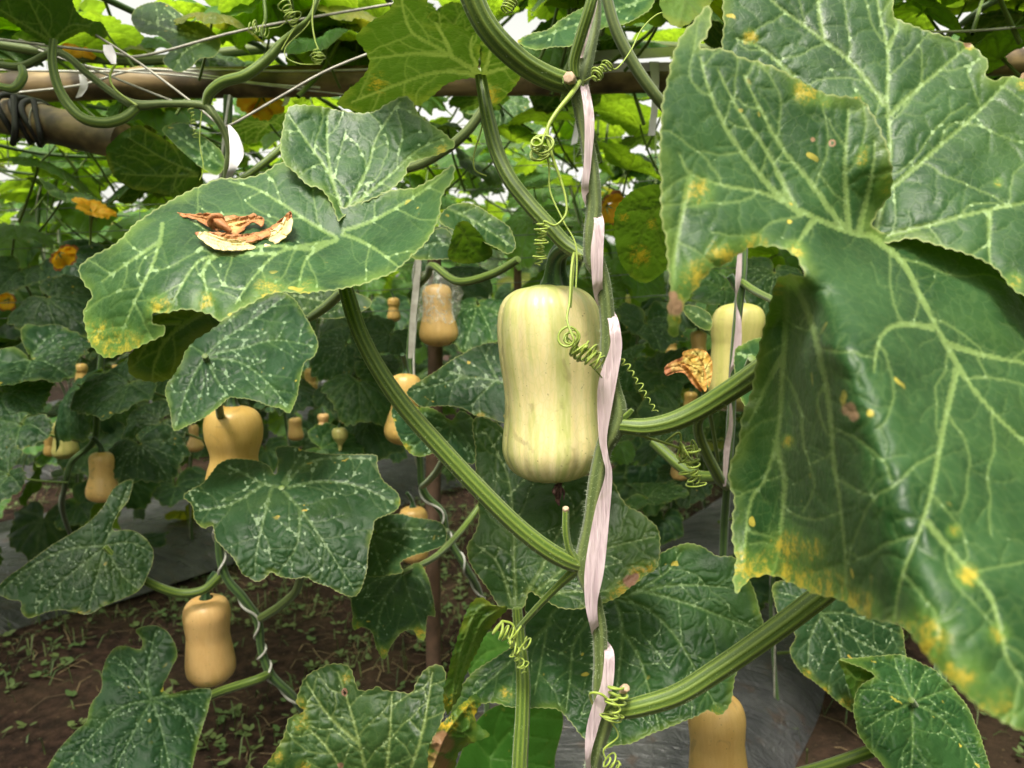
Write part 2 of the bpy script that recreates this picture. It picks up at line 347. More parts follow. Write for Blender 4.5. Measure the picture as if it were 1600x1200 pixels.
# ---------------------------------------------------------------- leaves
def inside(poly, q):
    x, y = q[:, 0], q[:, 1]; c = np.zeros(len(q), bool); n = len(poly)
    px, py = poly[:, 0], poly[:, 1]
    for i in range(n):
        j = i - 1
        cond = (py[i] > y) != (py[j] > y)
        if not cond.any(): continue
        xs = (px[j] - px[i]) * (y - py[i]) / (py[j] - py[i] + 1e-12) + px[i]
        c ^= cond & (x < xs)
    return c
class Mask:
    """even-odd raster of a polygon for quick inside tests"""
    def __init__(m, poly, res=1.0):
        m.lo = poly.min(0) - 2; hi = poly.max(0) + 2; m.res = res; nx, ny = (((hi - m.lo) / res).astype(int) + 1); m.g = np.zeros((ny, nx), bool)
        xs = m.lo[0] + np.arange(nx) * res
        x0, y0 = poly[:, 0], poly[:, 1]; x1, y1 = np.roll(x0, 1), np.roll(y0, 1)
        for r in range(ny):
            y = m.lo[1] + r * res; k = (y0 > y) != (y1 > y)
            if k.any(): m.g[r] = (xs[:, None] < ((x1[k] - x0[k]) * (y - y0[k]) / (y1[k] - y0[k]) + x0[k])[None]).sum(1) % 2 == 1
    def __call__(m, q):
        q = np.asarray(q, float).reshape(-1, 2); ij = np.rint((q - m.lo) / m.res).astype(int); ok = (ij[:, 0] >= 0) & (ij[:, 1] >= 0) & (ij[:, 0] < m.g.shape[1]) & (ij[:, 1] < m.g.shape[0])
        o = np.zeros(len(q), bool); o[ok] = m.g[ij[ok, 1], ij[ok, 0]]; return o
    def one(m, p):
        i = int(round((p[0] - m.lo[0]) / m.res)); j = int(round((p[1] - m.lo[1]) / m.res))
        return 0 <= i < m.g.shape[1] and 0 <= j < m.g.shape[0] and bool(m.g[j, i])
def grow_veins(mains, mask, mm, seed, gap1=20., gap2=9., w=(2.1, .85, .5)):
    gap1 *= 1.35; gap2 *= 1.5
    """mains: list of pixel polylines; mm: pixels per millimetre. returns points (n,4): x, y, halfwidth px, level ; junctions"""
    rn = np.random.RandomState(seed); st = max(2.0, 1.0 * mm)
    pts = []; J = []; owner = []; k = 0
    allm = []
    for m in mains:
        q = resample(catmull(np.asarray(m, float), n=8), st); q[1:-1] += vnoise(q[1:-1], 25 * mm, seed)[:, None] * .4 * mm
        t = np.linspace(0, 1, len(q)); hw = w[0] * mm * (1 - .68 * t)
        for a, b in zip(q, hw): pts.append((a[0], a[1], b, 1)); owner.append(k)
        allm.append((k, q, 1)); k += 1
    A = np.array(pts); O = np.array(owner)
    ins = mask.one
    level = allm
    for lv, gap, hw0 in ((2, gap1, w[1]), (3, gap2, w[2])):
        nxt = []
        order = []
        for (kk, q, l) in level:
            L = len(q) * st
            s_ = gap * mm * (.35 + .5 * rn.rand())
            side = 1 if rn.rand() < .5 else -1
            while s_ < L - 2 * mm:
                order.append((s_, kk, q, side)); side = -side
                s_ += gap * mm * rn.uniform(.38, .66)
        rn.shuffle(order) if lv == 3 else None
        for s_, kk, q, side in order:
            i = min(len(q) - 2, int(s_ / st)); t = q[i + 1] - q[i]; a0 = math.atan2(t[1], t[0])
            an = a0 + side * rn.uniform(.8, 1.15); p = q[i].copy(); path = [p.copy()]
            mx = int((rn.uniform(45, 80) if lv == 2 else rn.uniform(9, 24)) * mm / st); hit = False
            for n_ in range(mx):
                an += -side * (.018 if lv == 2 else .0) * st / mm * .5 + rn.normal(0, .10 if lv == 2 else .2)
                p = p + st * np.array([math.cos(an), math.sin(an)])
                if not ins(p): break
                if n_ > 2:
                    dd = (A[:, 0] - p[0]) ** 2 + (A[:, 1] - p[1]) ** 2
                    dd = np.where(O == kk, 1e9, dd) if n_ < 6 else dd
                    jx = dd.argmin()
                    if dd[jx] < (1.35 * st) ** 2: path.append(A[jx, :2].copy()); hit = True; break
                path.append(p.copy())
            if len(path) < 4: continue
            path = np.array(path); J.append((q[i][0], q[i][1], lv)); 
            if hit: J.append((path[-1][0], path[-1][1], lv))
            tt = np.linspace(0, 1, len(path)); h = hw0 * mm * (1 - .5 * tt)
            A = np.r_[A, np.c_[path, h, np.full(len(path), lv)]]; O = np.r_[O, np.full(len(path), k)]
            if lv == 2: nxt.append((k, path, 2))
            k += 1
        level = allm + nxt
    return A, np.array(J) if len(J) else np.zeros((0, 3))
def chunk_min(q, A, extra=None):
    kd = KDTree(len(A))
    for i, a in enumerate(A[:, :2].tolist()): kd.insert((a[0], a[1], 0), i)
    kd.balance(); f = kd.find; out = np.empty(len(q))
    for i, p in enumerate(q[:, :2].tolist()):
        _, k, d = f((p[0], p[1], 0)); out[i] = d if extra is None else d - extra[k]
    return out
def leaf2d(outline, mains, mm, grid, seed=0, teeth=1.0, smooth=8, yel=(), brn=(), fl=1.0, gap1=20., gap2=9., w=(2.1, .85, .5), holes=(), raw=False, crumple=0.):
    """flat leaf in pixels: verts, tris, attributes, and relief fields (pixels per mm = mm)"""
    rn = np.random.RandomState(seed + 99)
    o = catmull(np.asarray(outline, float), True, smooth) if not raw else np.asarray(outline, float)
    o = resample(o, max(1.3, min(grid * .8, 2.2 * mm)), True)
    if teeth:
        nx = np.roll(o, -1, 0) - np.roll(o, 1, 0); nn = np.c_[nx[:, 1], -nx[:, 0]]; nn /= np.linalg.norm(nn, axis=1)[:, None] + 1e-9
        area = np.sum(o[:, 0] * np.roll(o[:, 1], -1) - np.roll(o[:, 0], -1) * o[:, 1]); sgn = 1 if area > 0 else -1
        L = np.r_[0, np.cumsum(np.linalg.norm(np.diff(o, axis=0), axis=1))]
        per = 7.0 * mm; ph = (L / per + .25 * vnoise(np.c_[L, L * 0], 30 * mm, seed)) % 1.0
        tw = (1 - np.abs(ph * 2 - 1)) ** 1.3
        o = o + nn * sgn * (teeth * mm * (1.1 * tw - .5 + .5 * vnoise(o, 9 * mm, seed + 3, 2)))[:, None]
    mask = Mask(o, min(1.0, .6 * mm))
    A, J = grow_veins(mains, mask, mm, seed, gap1, gap2, w)
    lo, hi = o.min(0), o.max(0)
    xs = np.arange(lo[0], hi[0], grid); ys = np.arange(lo[1], hi[1], grid * .866)
    X, Y = np.meshgrid(xs, ys); X = X + (np.arange(len(ys)) % 2)[:, None] * grid / 2
    G = np.c_[X.ravel(), Y.ravel()] + rn.uniform(-.12, .12, (X.size, 2)) * grid
    G = G[mask(G)]
    Av = A[mask(A[:, :2])]
    # keep vein points apart from one another
    key = np.round(Av[:, :2] / (grid * .55)).astype(int); _, ui = np.unique(key, axis=0, return_index=True); Av = Av[np.sort(ui)]
    dO_v = chunk_min(Av[:, :2], o); Av = Av[dO_v > grid * .5]
    dO = chunk_min(G, o); dV = chunk_min(G, Av[:, :2]) if len(Av) else np.full(len(G), 99.)
    G = G[(dO > grid * .55) & (dV > grid * .5)]
    n = len(o); allp = np.r_[o, Av[:, :2], G]
    res = delaunay_2d_cdt([Vector(p) for p in allp], [(i, (i + 1) % n) for i in range(n)], [], 1, 1e-5, False)
    q = np.array([tuple(v) for v in res[0]]); T = np.array([f for f in res[2] if len(f) == 3], int); T = T[inside(o, q[T].mean(1))]
    # attributes
    D1 = chunk_min(q, A[A[:, 3] == 1]) / mm
    dall = []
    for lv in (1, 2, 3):
        B = A[A[:, 3] == lv]
        if not len(B): dall.append(np.full(len(q), 99.)); continue
        dall.append(chunk_min(q, B, B[:, 2]) / mm)     # distance beyond the vein's half width, mm
    soft = max(.35, .30 * grid / mm)
    vein = np.maximum.reduce([np.clip(1 - d / soft, 0, 1) * s_ for d, s_ in zip(dall, (1., .62, .20))])
    dm = np.minimum.reduce([chunk_min(q, A) / mm])
    fleck = np.zeros(len(q))
    if len(J): J = J[(J[:, 2] == 2) | (rn.rand(len(J)) < .22)]
    if len(J):
        jr = np.where(J[:, 2] == 2, 3.4, 2.3) * rn.uniform(.45, 1.2, len(J)); dj = np.empty(len(q))
        for i in range(0, len(q), 2000):
            d = np.hypot(q[i:i + 2000, None, 0] - J[None, :, 0], q[i:i + 2000, None, 1] - J[None, :, 1]) / mm
            dj[i:i + 2000] = (np.exp(-(d / jr) ** 2)).max(1)
        fleck = fl * np.clip(dj * 1.15, 0, 1.1) * np.exp(-np.maximum(dm - .3, 0) / 1.2)
    edge = chunk_min(q, o) / mm / 1000.
    Y_ = np.zeros(len(q)); B_ = np.zeros(len(q))
    for (x, y, r) in yel: Y_ = np.maximum(Y_, np.exp(-((q[:, 0] - x) ** 2 + (q[:, 1] - y) ** 2) / r ** 2))
    for (x, y, r) in brn: B_ = np.maximum(B_, np.exp(-((q[:, 0] - x) ** 2 + (q[:, 1] - y) ** 2) / r ** 2))
    for (x, y, r) in holes:
        dh = np.hypot(q[:, 0] - x, q[:, 1] - y) / r * (1 + .22 * vnoise(q, 4 * mm, seed + 31, 2)); B_ = np.maximum(B_, np.exp(-np.maximum(dh - 1, 0) ** 2 / .12)); T = T[~((dh[T] < 1).all(1))]
    rel = .0021 * np.exp(-dm / 2.6) + .0034 * np.exp(-D1 / 9.)      # metres the surface lies below its crests
    rel += .0010 * vnoise(q, 14 * mm, seed + 5, 2) + .0012 * vnoise(q, 45 * mm, seed + 6, 2)
    if crumple: rel += crumple * (vnoise(q, 5 * mm, seed + 15, 3) + .7 * np.abs(vnoise(q, 9 * mm, seed + 16, 2)))
    ruf = np.exp(-edge / .016) * .003 * vnoise(q, 26 * mm, seed + 8, 2)
    return dict(q=q, T=T, rel=rel + ruf, attrs=dict(vein=vein, fleck=fleck, edge=edge, yel=Y_, brn=B_))
def orient(V, T, toward):
    n = np.cross(V[T[:, 1]] - V[T[:, 0]], V[T[:, 2]] - V[T[:, 0]]); c = V[T].mean(1)
    s_ = (n * (np.asarray(toward)[None] - c)).sum()
    return T if s_ > 0 else T[:, ::-1]
CAMP = np.array([0, 0, CAMZ])
def patch(mb, outline, ctrl, mains, seed=1, under=False, grid=3.0, relief=1.0, **kw):
    """a leaf blade whose outline is read off the photo and whose depth comes from control points"""
    f = tps(ctrl); dm = np.mean([c[2] for c in ctrl]); mm = F / dm / 1000.
    L = leaf2d(outline, mains, mm, grid, seed, **kw)
    d = f(L['q']) + (-1 if under else 1) * L['rel'] * relief
    V = PA(np.c_[L['q'], d]); T = orient(V, L['T'], CAMP)
    if under: T = T[:, ::-1]
    mb.add(V, T, 0, **L['attrs'])
    return f
def blade(parent, spec, mat='leaf', name='leaf', label=None):
    mb = MB(); f = None
    for s_ in (spec if isinstance(spec, list) else [spec]): f = patch(mb, **s_)
    o = mb.build(name, M[mat], parent)
    if label: o['label'] = label
    return o
# generic leaf (unit: 100 px = 0.10 m, petiole joint at the origin, tip towards +y, top side +z)
def generic_leaf(seed, grid, size=1.0, lob=.16, cup=.1, droop=.5, detail=True):
    rn = np.random.RandomState(seed); th = np.linspace(-math.pi, math.pi, 73)[:-1] 
    r = 100 * (1 - .22 * (np.abs(th) / math.pi) ** 1.5)
    for a, h in ((0, 1.0), (1.05, .8), (-1.05, .8), (2.05, .7), (-2.05, .7)):
        a += rn.normal(0, .05); r += 100 * lob * h * np.exp(-((th - a) / .26) ** 2)
    r *= 1 - .86 * np.exp(-((np.abs(th) - math.pi) / .30) ** 2)
    r *= 1 + .05 * rn.normal(size=72) * .6
    out = np.c_[np.sin(th) * r, np.cos(th) * r] + [0, 12]
    mains = []
    for a in (0, .62, -.62, 1.2, -1.2, 2.0, -2.0):
        a += rn.normal(0, .05); rr = np.interp(a, th, r) * .93; k = rn.normal(0, .08)
        mains.append([(0, 0), (math.sin(a + k) * rr * .5, math.cos(a + k) * rr * .5), (math.sin(a) * rr, math.cos(a) * rr + 10)])
    L = leaf2d(out, mains, 1.0, grid, seed, fl=.45 + .3 * (seed % 3 == 0), teeth=1.0 if detail else .8, gap1=22 if detail else 40, gap2=10 if detail else 60, w=(2.0, .9, .6) if detail else (2.6, 1.4, .8))
    q = L['q'] / 1000.; rad = np.hypot(q[:, 0], q[:, 1]); ph = np.arctan2(q[:, 0], q[:, 1])
    z = cup * rad - droop * rad ** 2 * 6 + .05 * rad * np.sin(ph * 3 + rn.rand() * 6) * 1.6 + .10 * rad * np.sin(ph * 2 + rn.rand() * 6)
    z += -L['rel'] * 1.6 + .18 * rad * np.exp(-np.abs(np.abs(ph) - math.pi) * 3)
    fold = rn.uniform(-.25, .35); z += fold * np.abs(q[:, 0]) * .6
    V = np.c_[q[:, 0] * (1 - .1 * np.abs(fold)), q[:, 1], z] * size
    T = L['T']; nz = np.cross(V[T[:, 1]] - V[T[:, 0]], V[T[:, 2]] - V[T[:, 0]])[:, 2].sum()
    if nz < 0: T = T[:, ::-1]
    return V, T, L['attrs']
BGM = ['leaf_dark', 'leaf', 'leaf_backlit']
bg_leaf = {}
def bg_mesh(kind, var, lod):
    k = (kind, var, lod)
    if k not in bg_leaf:
        rn = np.random.RandomState(var * 13 + 5)
        V, T, A = generic_leaf(var * 7 + 3, (3.4, 7.5)[lod], 1.25, cup=rn.uniform(-.1, .3), droop=rn.uniform(.2, .75), lob=rn.uniform(.1, .22), detail=lod == 0)
        mb = MB(); mb.add(V, T, 0, **A)
        # petiole curving down from the joint
        a = rn.uniform(-.5, .5); L_ = rn.uniform(.13, .2)
        p = [(0, 0, -.001), (math.sin(a) * -.02, -.012, -.03), (math.sin(a) * -.05, -.05, -.09), (math.sin(a) * -.10, -.11, -L_)]
        tube(mb, p, [.0032, .0034, .0038, .0045], 7, smooth=3, caps=False, mi=1)
        V_ = np.concatenate(mb.V)
        bg_leaf[k] = mkmesh('leaf', V_, mb.F, [M[kind], M['petiole']], {kk: np.concatenate(v) for kk, v in mb.A.items()}, np.concatenate(mb.M))
    return bg_leaf[k]
def put_leaf(parent, pos, normal, tipdir, size, kind='leaf_dark', var=0, lod=1, name='leaf'):
    n = Vector(normal).normalized(); t = Vector(tipdir); t = (t - n * t.dot(n)).normalized(); x = t.cross(n)
    o = bpy.data.objects.new(name, bg_mesh(kind, var, lod)); COL.objects.link(o); o.parent = parent
    m = Matrix((x, t, n)).transposed().to_4x4(); m.translation = Vector([float(c) for c in pos])
    o.matrix_parent_inverse = Matrix.Translation(-Vector(parent.location))
    o.matrix_basis = m @ Matrix.Scale(size, 4)
    return o
# ---------------------------------------------------------------- squashes
def squash_mesh(name, prof, mat, ribs=10, rib=.02, seed=1, n=96, bend=0.0, taper=True):
    """prof: list of (z, r) from the top down, metres; origin at the top centre"""
    rn = np.random.RandomState(seed); pr = catmull(np.array(prof, float), n=8); pr[:, 1] = np.maximum(pr[:, 1], 1e-5)
    pr = resample(pr, (abs(prof[-1][0])) / 60.); m = len(pr); a = np.arange(n) / n * 2 * math.pi
    z0 = prof[-1][0]; t = pr[:, 0] / z0
    am = rn.uniform(.4, 1.2, ribs); ap = np.cumsum(rn.uniform(.8, 1.2, ribs)); ap = ap / ap[-1] * 2 * math.pi
    rb = np.zeros(n)
    for c, h in zip(ap, am): dd = np.abs((a - c + math.pi) % (2 * math.pi) - math.pi); rb += h * np.exp(-(dd / .10) ** 2)
    rb = np.clip(rb, 0, 1)
    fade = np.clip(.45 + .9 * np.abs(t - .5) * 2, 0, 1.5)
    rr = pr[:, 1][:, None] * (1 - rib * rb[None] * fade[:, None])
    th = np.repeat(a[None], m, 0); q = np.c_[(th.ravel() * .05), np.repeat(pr[:, 0], n)]
    rr *= 1 + .012 * (np.sin(a * 2 + 1 + 3 * t[:, None]) + .6 * np.sin(a * 3 + 5 * t[:, None] + 2)) * np.sin(np.clip(t, 0, 1) * math.pi)[:, None]
    cx = bend * np.sin(t * math.pi)
    V = np.stack([rr * np.cos(a)[None] + cx[:, None], rr * np.sin(a)[None], np.repeat(pr[:, 0][:, None], n, 1)], -1).reshape(-1, 3)
    i = np.arange(m - 1)[:, None] * n; j = np.arange(n)[None]; k = (j + 1) % n
    Fq = np.stack([i + j, i + n + j, i + n + k, i + k], -1).reshape(-1, 4)
    me = mkmesh(name, V, [Fq], mat, dict(rib=np.tile(rb, m), cap=np.repeat(np.clip(1 - t * 14, 0, 1) ** 1.5 * 1.0, n)))
    at = me.attributes.new('cyl', 'FLOAT_VECTOR', 'POINT'); R0 = .045
    cy = np.stack([np.repeat((R0 * np.cos(a))[None], m, 0), np.repeat((R0 * np.sin(a))[None], m, 0), np.repeat(pr[:, 0][:, None], n, 1)], -1)
    at.data.foreach_set('vector', cy.astype(np.float32).ravel())
    return me
def bottle_profile(L, top, waist, bulb, neck=.35):
    return [(0, .30 * top), (-.02 * L, .62 * top), (-.07 * L, .88 * top), (-.17 * L, top), (-.30 * L, top * .97), (-(neck + .13) * L, waist), (-.60 * L, (waist + bulb) / 2), (-.77 * L, bulb), (-.88 * L, bulb * .93), (-.955 * L, bulb * .66), (-.99 * L, bulb * .3), (-L, .001)]
bg_squash = {}
def squash(x, y, d, hpx, wpx, kind, label, shape=0, group=None, tilt=0., rot=0., hang=True, name='butternut_squash', neck=True):
    """x, y = pixel of the fruit's top centre; hpx, wpx its size in photo pixels at depth d"""
    L = hpx * d / F; Wd = wpx * d / F
    rnn = np.random.RandomState(int(x) + int(y)); 
    key = (kind, shape, int(x)); rq = np.random.RandomState(int(x) * 3 + int(y)); u = rq.uniform(-1, 1, 4)
    if key not in bg_squash:
        pr = {0: bottle_profile(.18, .036 + .003 * u[0], .033 + .003 * u[1], .046, .35 + .06 * u[2]), 1: bottle_profile(.18, .041 + .003 * u[0], .036 + .003 * u[1], .044 + .002 * u[3], .33 + .07 * u[2]), 2: bottle_profile(.18, .026, .022, .045, .3),
              3: [(0, .012), (-.006, .032), (-.03, .044), (-.07, .043), (-.10, .030), (-.13, .014), (-.17, .009), (-.18, .002)]}[shape]
        bg_squash[key] = (squash_mesh('body', pr, M['skin_' + kind], seed=int(x), n=48, rib=.022, bend=.004 * u[3]), pr)
    me, pr = bg_squash[key]; W0 = 2 * max(r for z, r in pr)
    top = P(x, y, d); t = thing(name, label, 'squash', top, group)
    b = link('body', me, None); b.parent = t; b.scale = (Wd / W0, Wd / W0, L / .18); b.rotation_euler = (rnn.uniform(-.06, .06), tilt + rnn.uniform(-.03, .03), rot or rnn.rand() * 6)
    mb = MB(); k = Wd / .09
    tube(mb, np.array([(0, 0, -.003 * k), (0, 0, .006 * k), (.002 * k, 0, .016 * k), (.008 * k, .002, .03 * k), (.018 * k, .004, .045 * k)]), np.array([.013, .0085, .0065, .006, .0065]) * k, 10, ribs=5, depth=.25, smooth=4)
    s_ = mb.build('stalk', M['peduncle']); s_.parent = t; s_.matrix_parent_inverse = Matrix.Identity(4)
    s_.rotation_euler = (0, 0, rnn.rand() * 6)
    return t
def coil(mb, a, b, turns, rad, thick, seed=1, tangle=0.0, lead=None, tail=None, smooth=1):
    """a tendril that coils from a to b (world points), with optional straight lead-in and tail points"""
    rn = np.random.RandomState(seed); a = np.asarray(a, float); b = np.asarray(b, float); ax = b - a; L = np.linalg.norm(ax) + 1e-9; ax /= L
    u = np.cross(ax, [.2, 1., .1]); u /= np.linalg.norm(u); v = np.cross(ax, u); n = int(turns * 18); t = np.linspace(0, 1, n)
    ph = t * turns * 2 * math.pi; w = rad * (.85 + .35 * np.sin(t * turns * 1.7 + rn.rand() * 6)) if tangle else np.full(n, rad)
    w = w * np.clip(np.minimum(t, 1 - t) * turns * 1.5 + .35, 0, 1)
    p = a + ax * (t * L)[:, None] + (w * np.cos(ph))[:, None] * u + (w * np.sin(ph))[:, None] * v
    if tangle:
        for k in range(3):
            for f in (1.3, 2.9): p[:, k] += tangle * np.sin(t * turns * f + rn.rand() * 6) * .6
    pts = p
    if lead is not None: pts = np.r_[catmull(np.r_[np.asarray(lead, float).reshape(-1, 3), p[:1]], n=8)[:-1], pts]
    if tail is not None: pts = np.r_[pts, catmull(np.r_[p[-1:], np.asarray(tail, float).reshape(-1, 3)], n=8)[1:]]
    r = thick * np.linspace(1.15, .7, len(pts))
    tube(mb, pts, r, 7, smooth=smooth, caps=True)
# ================================================================ GROUND
rd = np.array([math.sin(R(34)), math.cos(R(34))]); rp = np.array([rd[1], -rd[0]])       # row direction, and across it
def row(s_, t_, z=0.0):
    p = rp * s_ + rd * t_; return np.array([p[0], p[1], z])
def soil():
    g = np.r_[np.linspace(-60, -5, 12)[:-1], np.linspace(-5, 5, 170), np.linspace(5, 60, 12)[1:]]; h = np.r_[np.linspace(-20, 0, 6)[:-1], np.linspace(0, 9, 150), np.linspace(9, 90, 14)[1:]]
    X, Y = np.meshgrid(g, h); q = np.c_[X.ravel(), Y.ravel()]; near = np.clip(1 - (np.abs(q[:, 0]) - 5) / 2, 0, 1) * np.clip(1 - (q[:, 1] - 9) / 2, 0, 1)
    z = (.022 * vnoise(q, .8, 3, 3) + .010 * vnoise(q, .12, 4, 2)) * near - .03
    n = len(g); i = np.arange(len(h) - 1)[:, None] * n; j = np.arange(n - 1)[None]
    Fq = np.stack([i + j, i + j + 1, i + n + j + 1, i + n + j], -1).reshape(-1, 4)
    o = link('ground', mkmesh('ground', np.c_[q, z], [Fq], M['soil'])); o['kind'] = 'structure'; o['label'] = 'dark red brown soil path littered with straw and weeds'
soil()
def bed(s0, s1, t0, t1, seed, label):
    nu, nv = 40, int((t1 - t0) / .05); u = np.linspace(0, 1, nu); v = np.linspace(t0, t1, nv)
    Uu, Vv = np.meshgrid(u, v); wdt = s1 - s0
    hgt = .15 * np.clip(1 - np.abs(Uu * 2 - 1) ** 5, 0, 1) - .03
    q = np.c_[Uu.ravel() * wdt, Vv.ravel()]
    z = hgt.ravel() + (.012 * vnoise(q, .35, seed, 3) + .004 * np.sin(q[:, 1] * 26 + 3 * vnoise(q, .5, seed + 1)) * .8) * np.clip(np.minimum(Uu, 1 - Uu).ravel() * 8, 0, 1)
    ss = s0 + Uu.ravel() * wdt + .02 * vnoise(q, .9, seed + 2, 2)
    XY = rp[None] * ss[:, None] + rd[None] * Vv.ravel()[:, None]
    i = np.arange(nv - 1)[:, None] * nu; j = np.arange(nu - 1)[None]
    Fq = np.stack([i + j, i + j + 1, i + nu + j + 1, i + nu + j], -1).reshape(-1, 4)
    o = link('mulch_bed', mkmesh('mulch_bed', np.c_[XY, z], [Fq], M['mulch'])); o['kind'] = 'structure'; o['label'] = label
bed(-1.52, -.42, -2, 14, 1, 'silver black plastic sheet over the planting bed below the nearest vines')
bed(-4.7, -3.15, -3, 16, 2, 'silver black plastic sheet over the second planting bed')
bed(-7.3, -5.7, -3, 18, 3, 'silver black plastic sheet over the third planting bed')
bed(-10, -8.4, -3, 20, 4, 'silver black plastic sheet over the fourth planting bed')
def scatter():
    rn = np.random.RandomState(3); mb = MB(); mb2 = MB()
    for k in range(9500):
        if k < 6500: s_ = rn.uniform(-3.2, -1.5); t_ = rn.uniform(.6, 6.5)
        elif k < 8000: s_ = rn.uniform(-.45, .9); t_ = rn.uniform(.8, 6)
        else: s_ = rn.uniform(-5.8, -4.6); t_ = rn.uniform(0, 6)
        b = row(s_, t_)
        if vnoise(b[None, :2], .45, 8)[0] < -.15 and rn.rand() < .75: continue
        b[2] = .022 * vnoise(b[None, :2], .8, 3, 3)[0] - .03; kind = rn.rand(); an = rn.rand() * 6.28
        d = np.array([math.cos(an), math.sin(an), 0]); e = np.array([-d[1], d[0], 0]); 
        if kind < .55:      # grass blade, bent
            h = rn.uniform(.02, .09); l = rn.uniform(.02, .07); wd = rn.uniform(.001, .0025)
            c = [b, b + d * l * .4 + [0, 0, h * .7], b + d * l + [0, 0, h * .75]]
            V = [c[0] - e * wd, c[0] + e * wd, c[1] + e * wd, c[1] - e * wd, c[2]]
            mb.add(V, [[0, 1, 2], [0, 2, 3], [3, 2, 4]], 0, edge=.02)
        elif kind < .78:    # small round-leaved weed
            for q in range(rn.randint(3, 7)):
                a2 = rn.rand() * 6.28; d2 = np.array([math.cos(a2), math.sin(a2), rn.uniform(.1, .6)]); e2 = np.array([-d2[1], d2[0], 0]) ; r = rn.uniform(.006, .015)
                c = b + d2 * r * 1.6 + [0, 0, .01]
                V = [c - d2 * r, c - d2 * r * .4 + e2 * r * .7, c + d2 * r * .4 + e2 * r * .6, c + d2 * r, c + d2 * r * .4 - e2 * r * .6, c - d2 * r * .4 - e2 * r * .7]
                mb.add(V, [[0, 1, 2], [0, 2, 3], [0, 3, 4], [0, 4, 5]], 0, edge=.02)
        else:               # straw and dead stalks lying on the soil
            l = rn.uniform(.03, .16); wd = rn.uniform(.0008, .002); m_ = b + d * l / 2 + e * rn.uniform(-.02, .02) + [0, 0, rn.uniform(.006, .02)]
            c = [b + [0, 0, .004], m_, b + d * l + [0, 0, .006]]
            V = [c[0] - e * wd, c[0] + e * wd, c[1] + e * wd, c[1] - e * wd, c[2] + e * wd, c[2] - e * wd]
            mb2.add(V, [[0, 1, 2], [0, 2, 3], [3, 2, 4], [3, 4, 5]], 0)
    o = mb.build('weeds', M['weedy']); o['kind'] = 'stuff'; o['label'] = 'low weeds and grass blades growing on the soil path'
    o = mb2.build('straw_litter', M['straw']); o['kind'] = 'stuff'; o['label'] = 'dry straw and dead stalks lying on the soil'
M['weedy'] = simple('weedy', (.05, .10, .02), (.13, .17, .05), 9, .6)
M['straw'] = simple('straw', (.28, .20, .10), (.14, .09, .05), 7, .8)
scatter()

# ================================================================ TRELLIS
def pole(mb, pts, r, nodes=.28, seed=1):
    rn = np.random.RandomState(seed); p = resample(np.asarray(pts, float), .02); L = np.arange(len(p)) * .02
    rr = r * (1 + .10 * np.exp(-(((L % nodes) - nodes / 2) / .012) ** 2) + .015 * rn.normal(size=len(p)))
    tube(mb, p, rr, 20, smooth=1)
t = thing('bamboo_beam', 'long weathered bamboo beam wrapped in white strings across the top of the trellis', 'bamboo pole', P(500, 128, 1.5))
mb = MB(); pole(mb, PA([(-420, 150, 1.62), (-100, 141, 1.56), (200, 131, 1.5), (500, 127, 1.5), (800, 126, 1.52), (1100, 120, 1.56), (1500, 100, 1.7), (2000, 80, 1.9)]), .030)
mb.build('pole', M['bamboo'], t)
t = thing('bamboo_crossbar', 'short bamboo crossbar with a sawn end bound with black rubber beneath the long beam', 'bamboo pole', P(100, 200, 1.35))
mb = MB(); pole(mb, PA([(-260, 130, 1.5), (0, 180, 1.38), (100, 200, 1.35), (193, 222, 1.33)]), .033, .22, 3); mb.build('pole', M['bamboo'], t)
mb = MB()
for x, y in ((22, 183), (60, 192), (45, 188)):
    c = P(x, y, 1.365); a = np.linspace(0, 6.6, 24); tube(mb, c + np.c_[.010 * np.sin(a * 2), .039 * np.cos(a), .039 * np.sin(a)], .006, 6, smooth=1)
tube(mb, PA([(22, 150, 1.33), (24, 200, 1.32), (20, 225, 1.34)]), .006, 6); tube(mb, PA([(52, 155, 1.33), (62, 205, 1.32), (66, 222, 1.34)]), .005, 6)
mb.build('rubber_binding', M['black'], t)
mb = MB()
for x, y in ((66, 193), (118, 205)):
    mb = MB(); c = P(x, y, 1.36); a = np.linspace(0, 6.3, 20); tube(mb, c + np.c_[.004 * np.sin(a), .036 * np.cos(a), .036 * np.sin(a)], .0018, 5, smooth=1); mb.build('wire_binding', M['greystring'], t)
def cord(name, label, pts, r, mat='greystring', cat='string', group=None, sag=0):
    mb = MB(); p = np.asarray(pts, float); tube(mb, PA(p), r, 6, smooth=5)
    o = mb.build(name, M[mat]); return tag(o, label, cat, group)
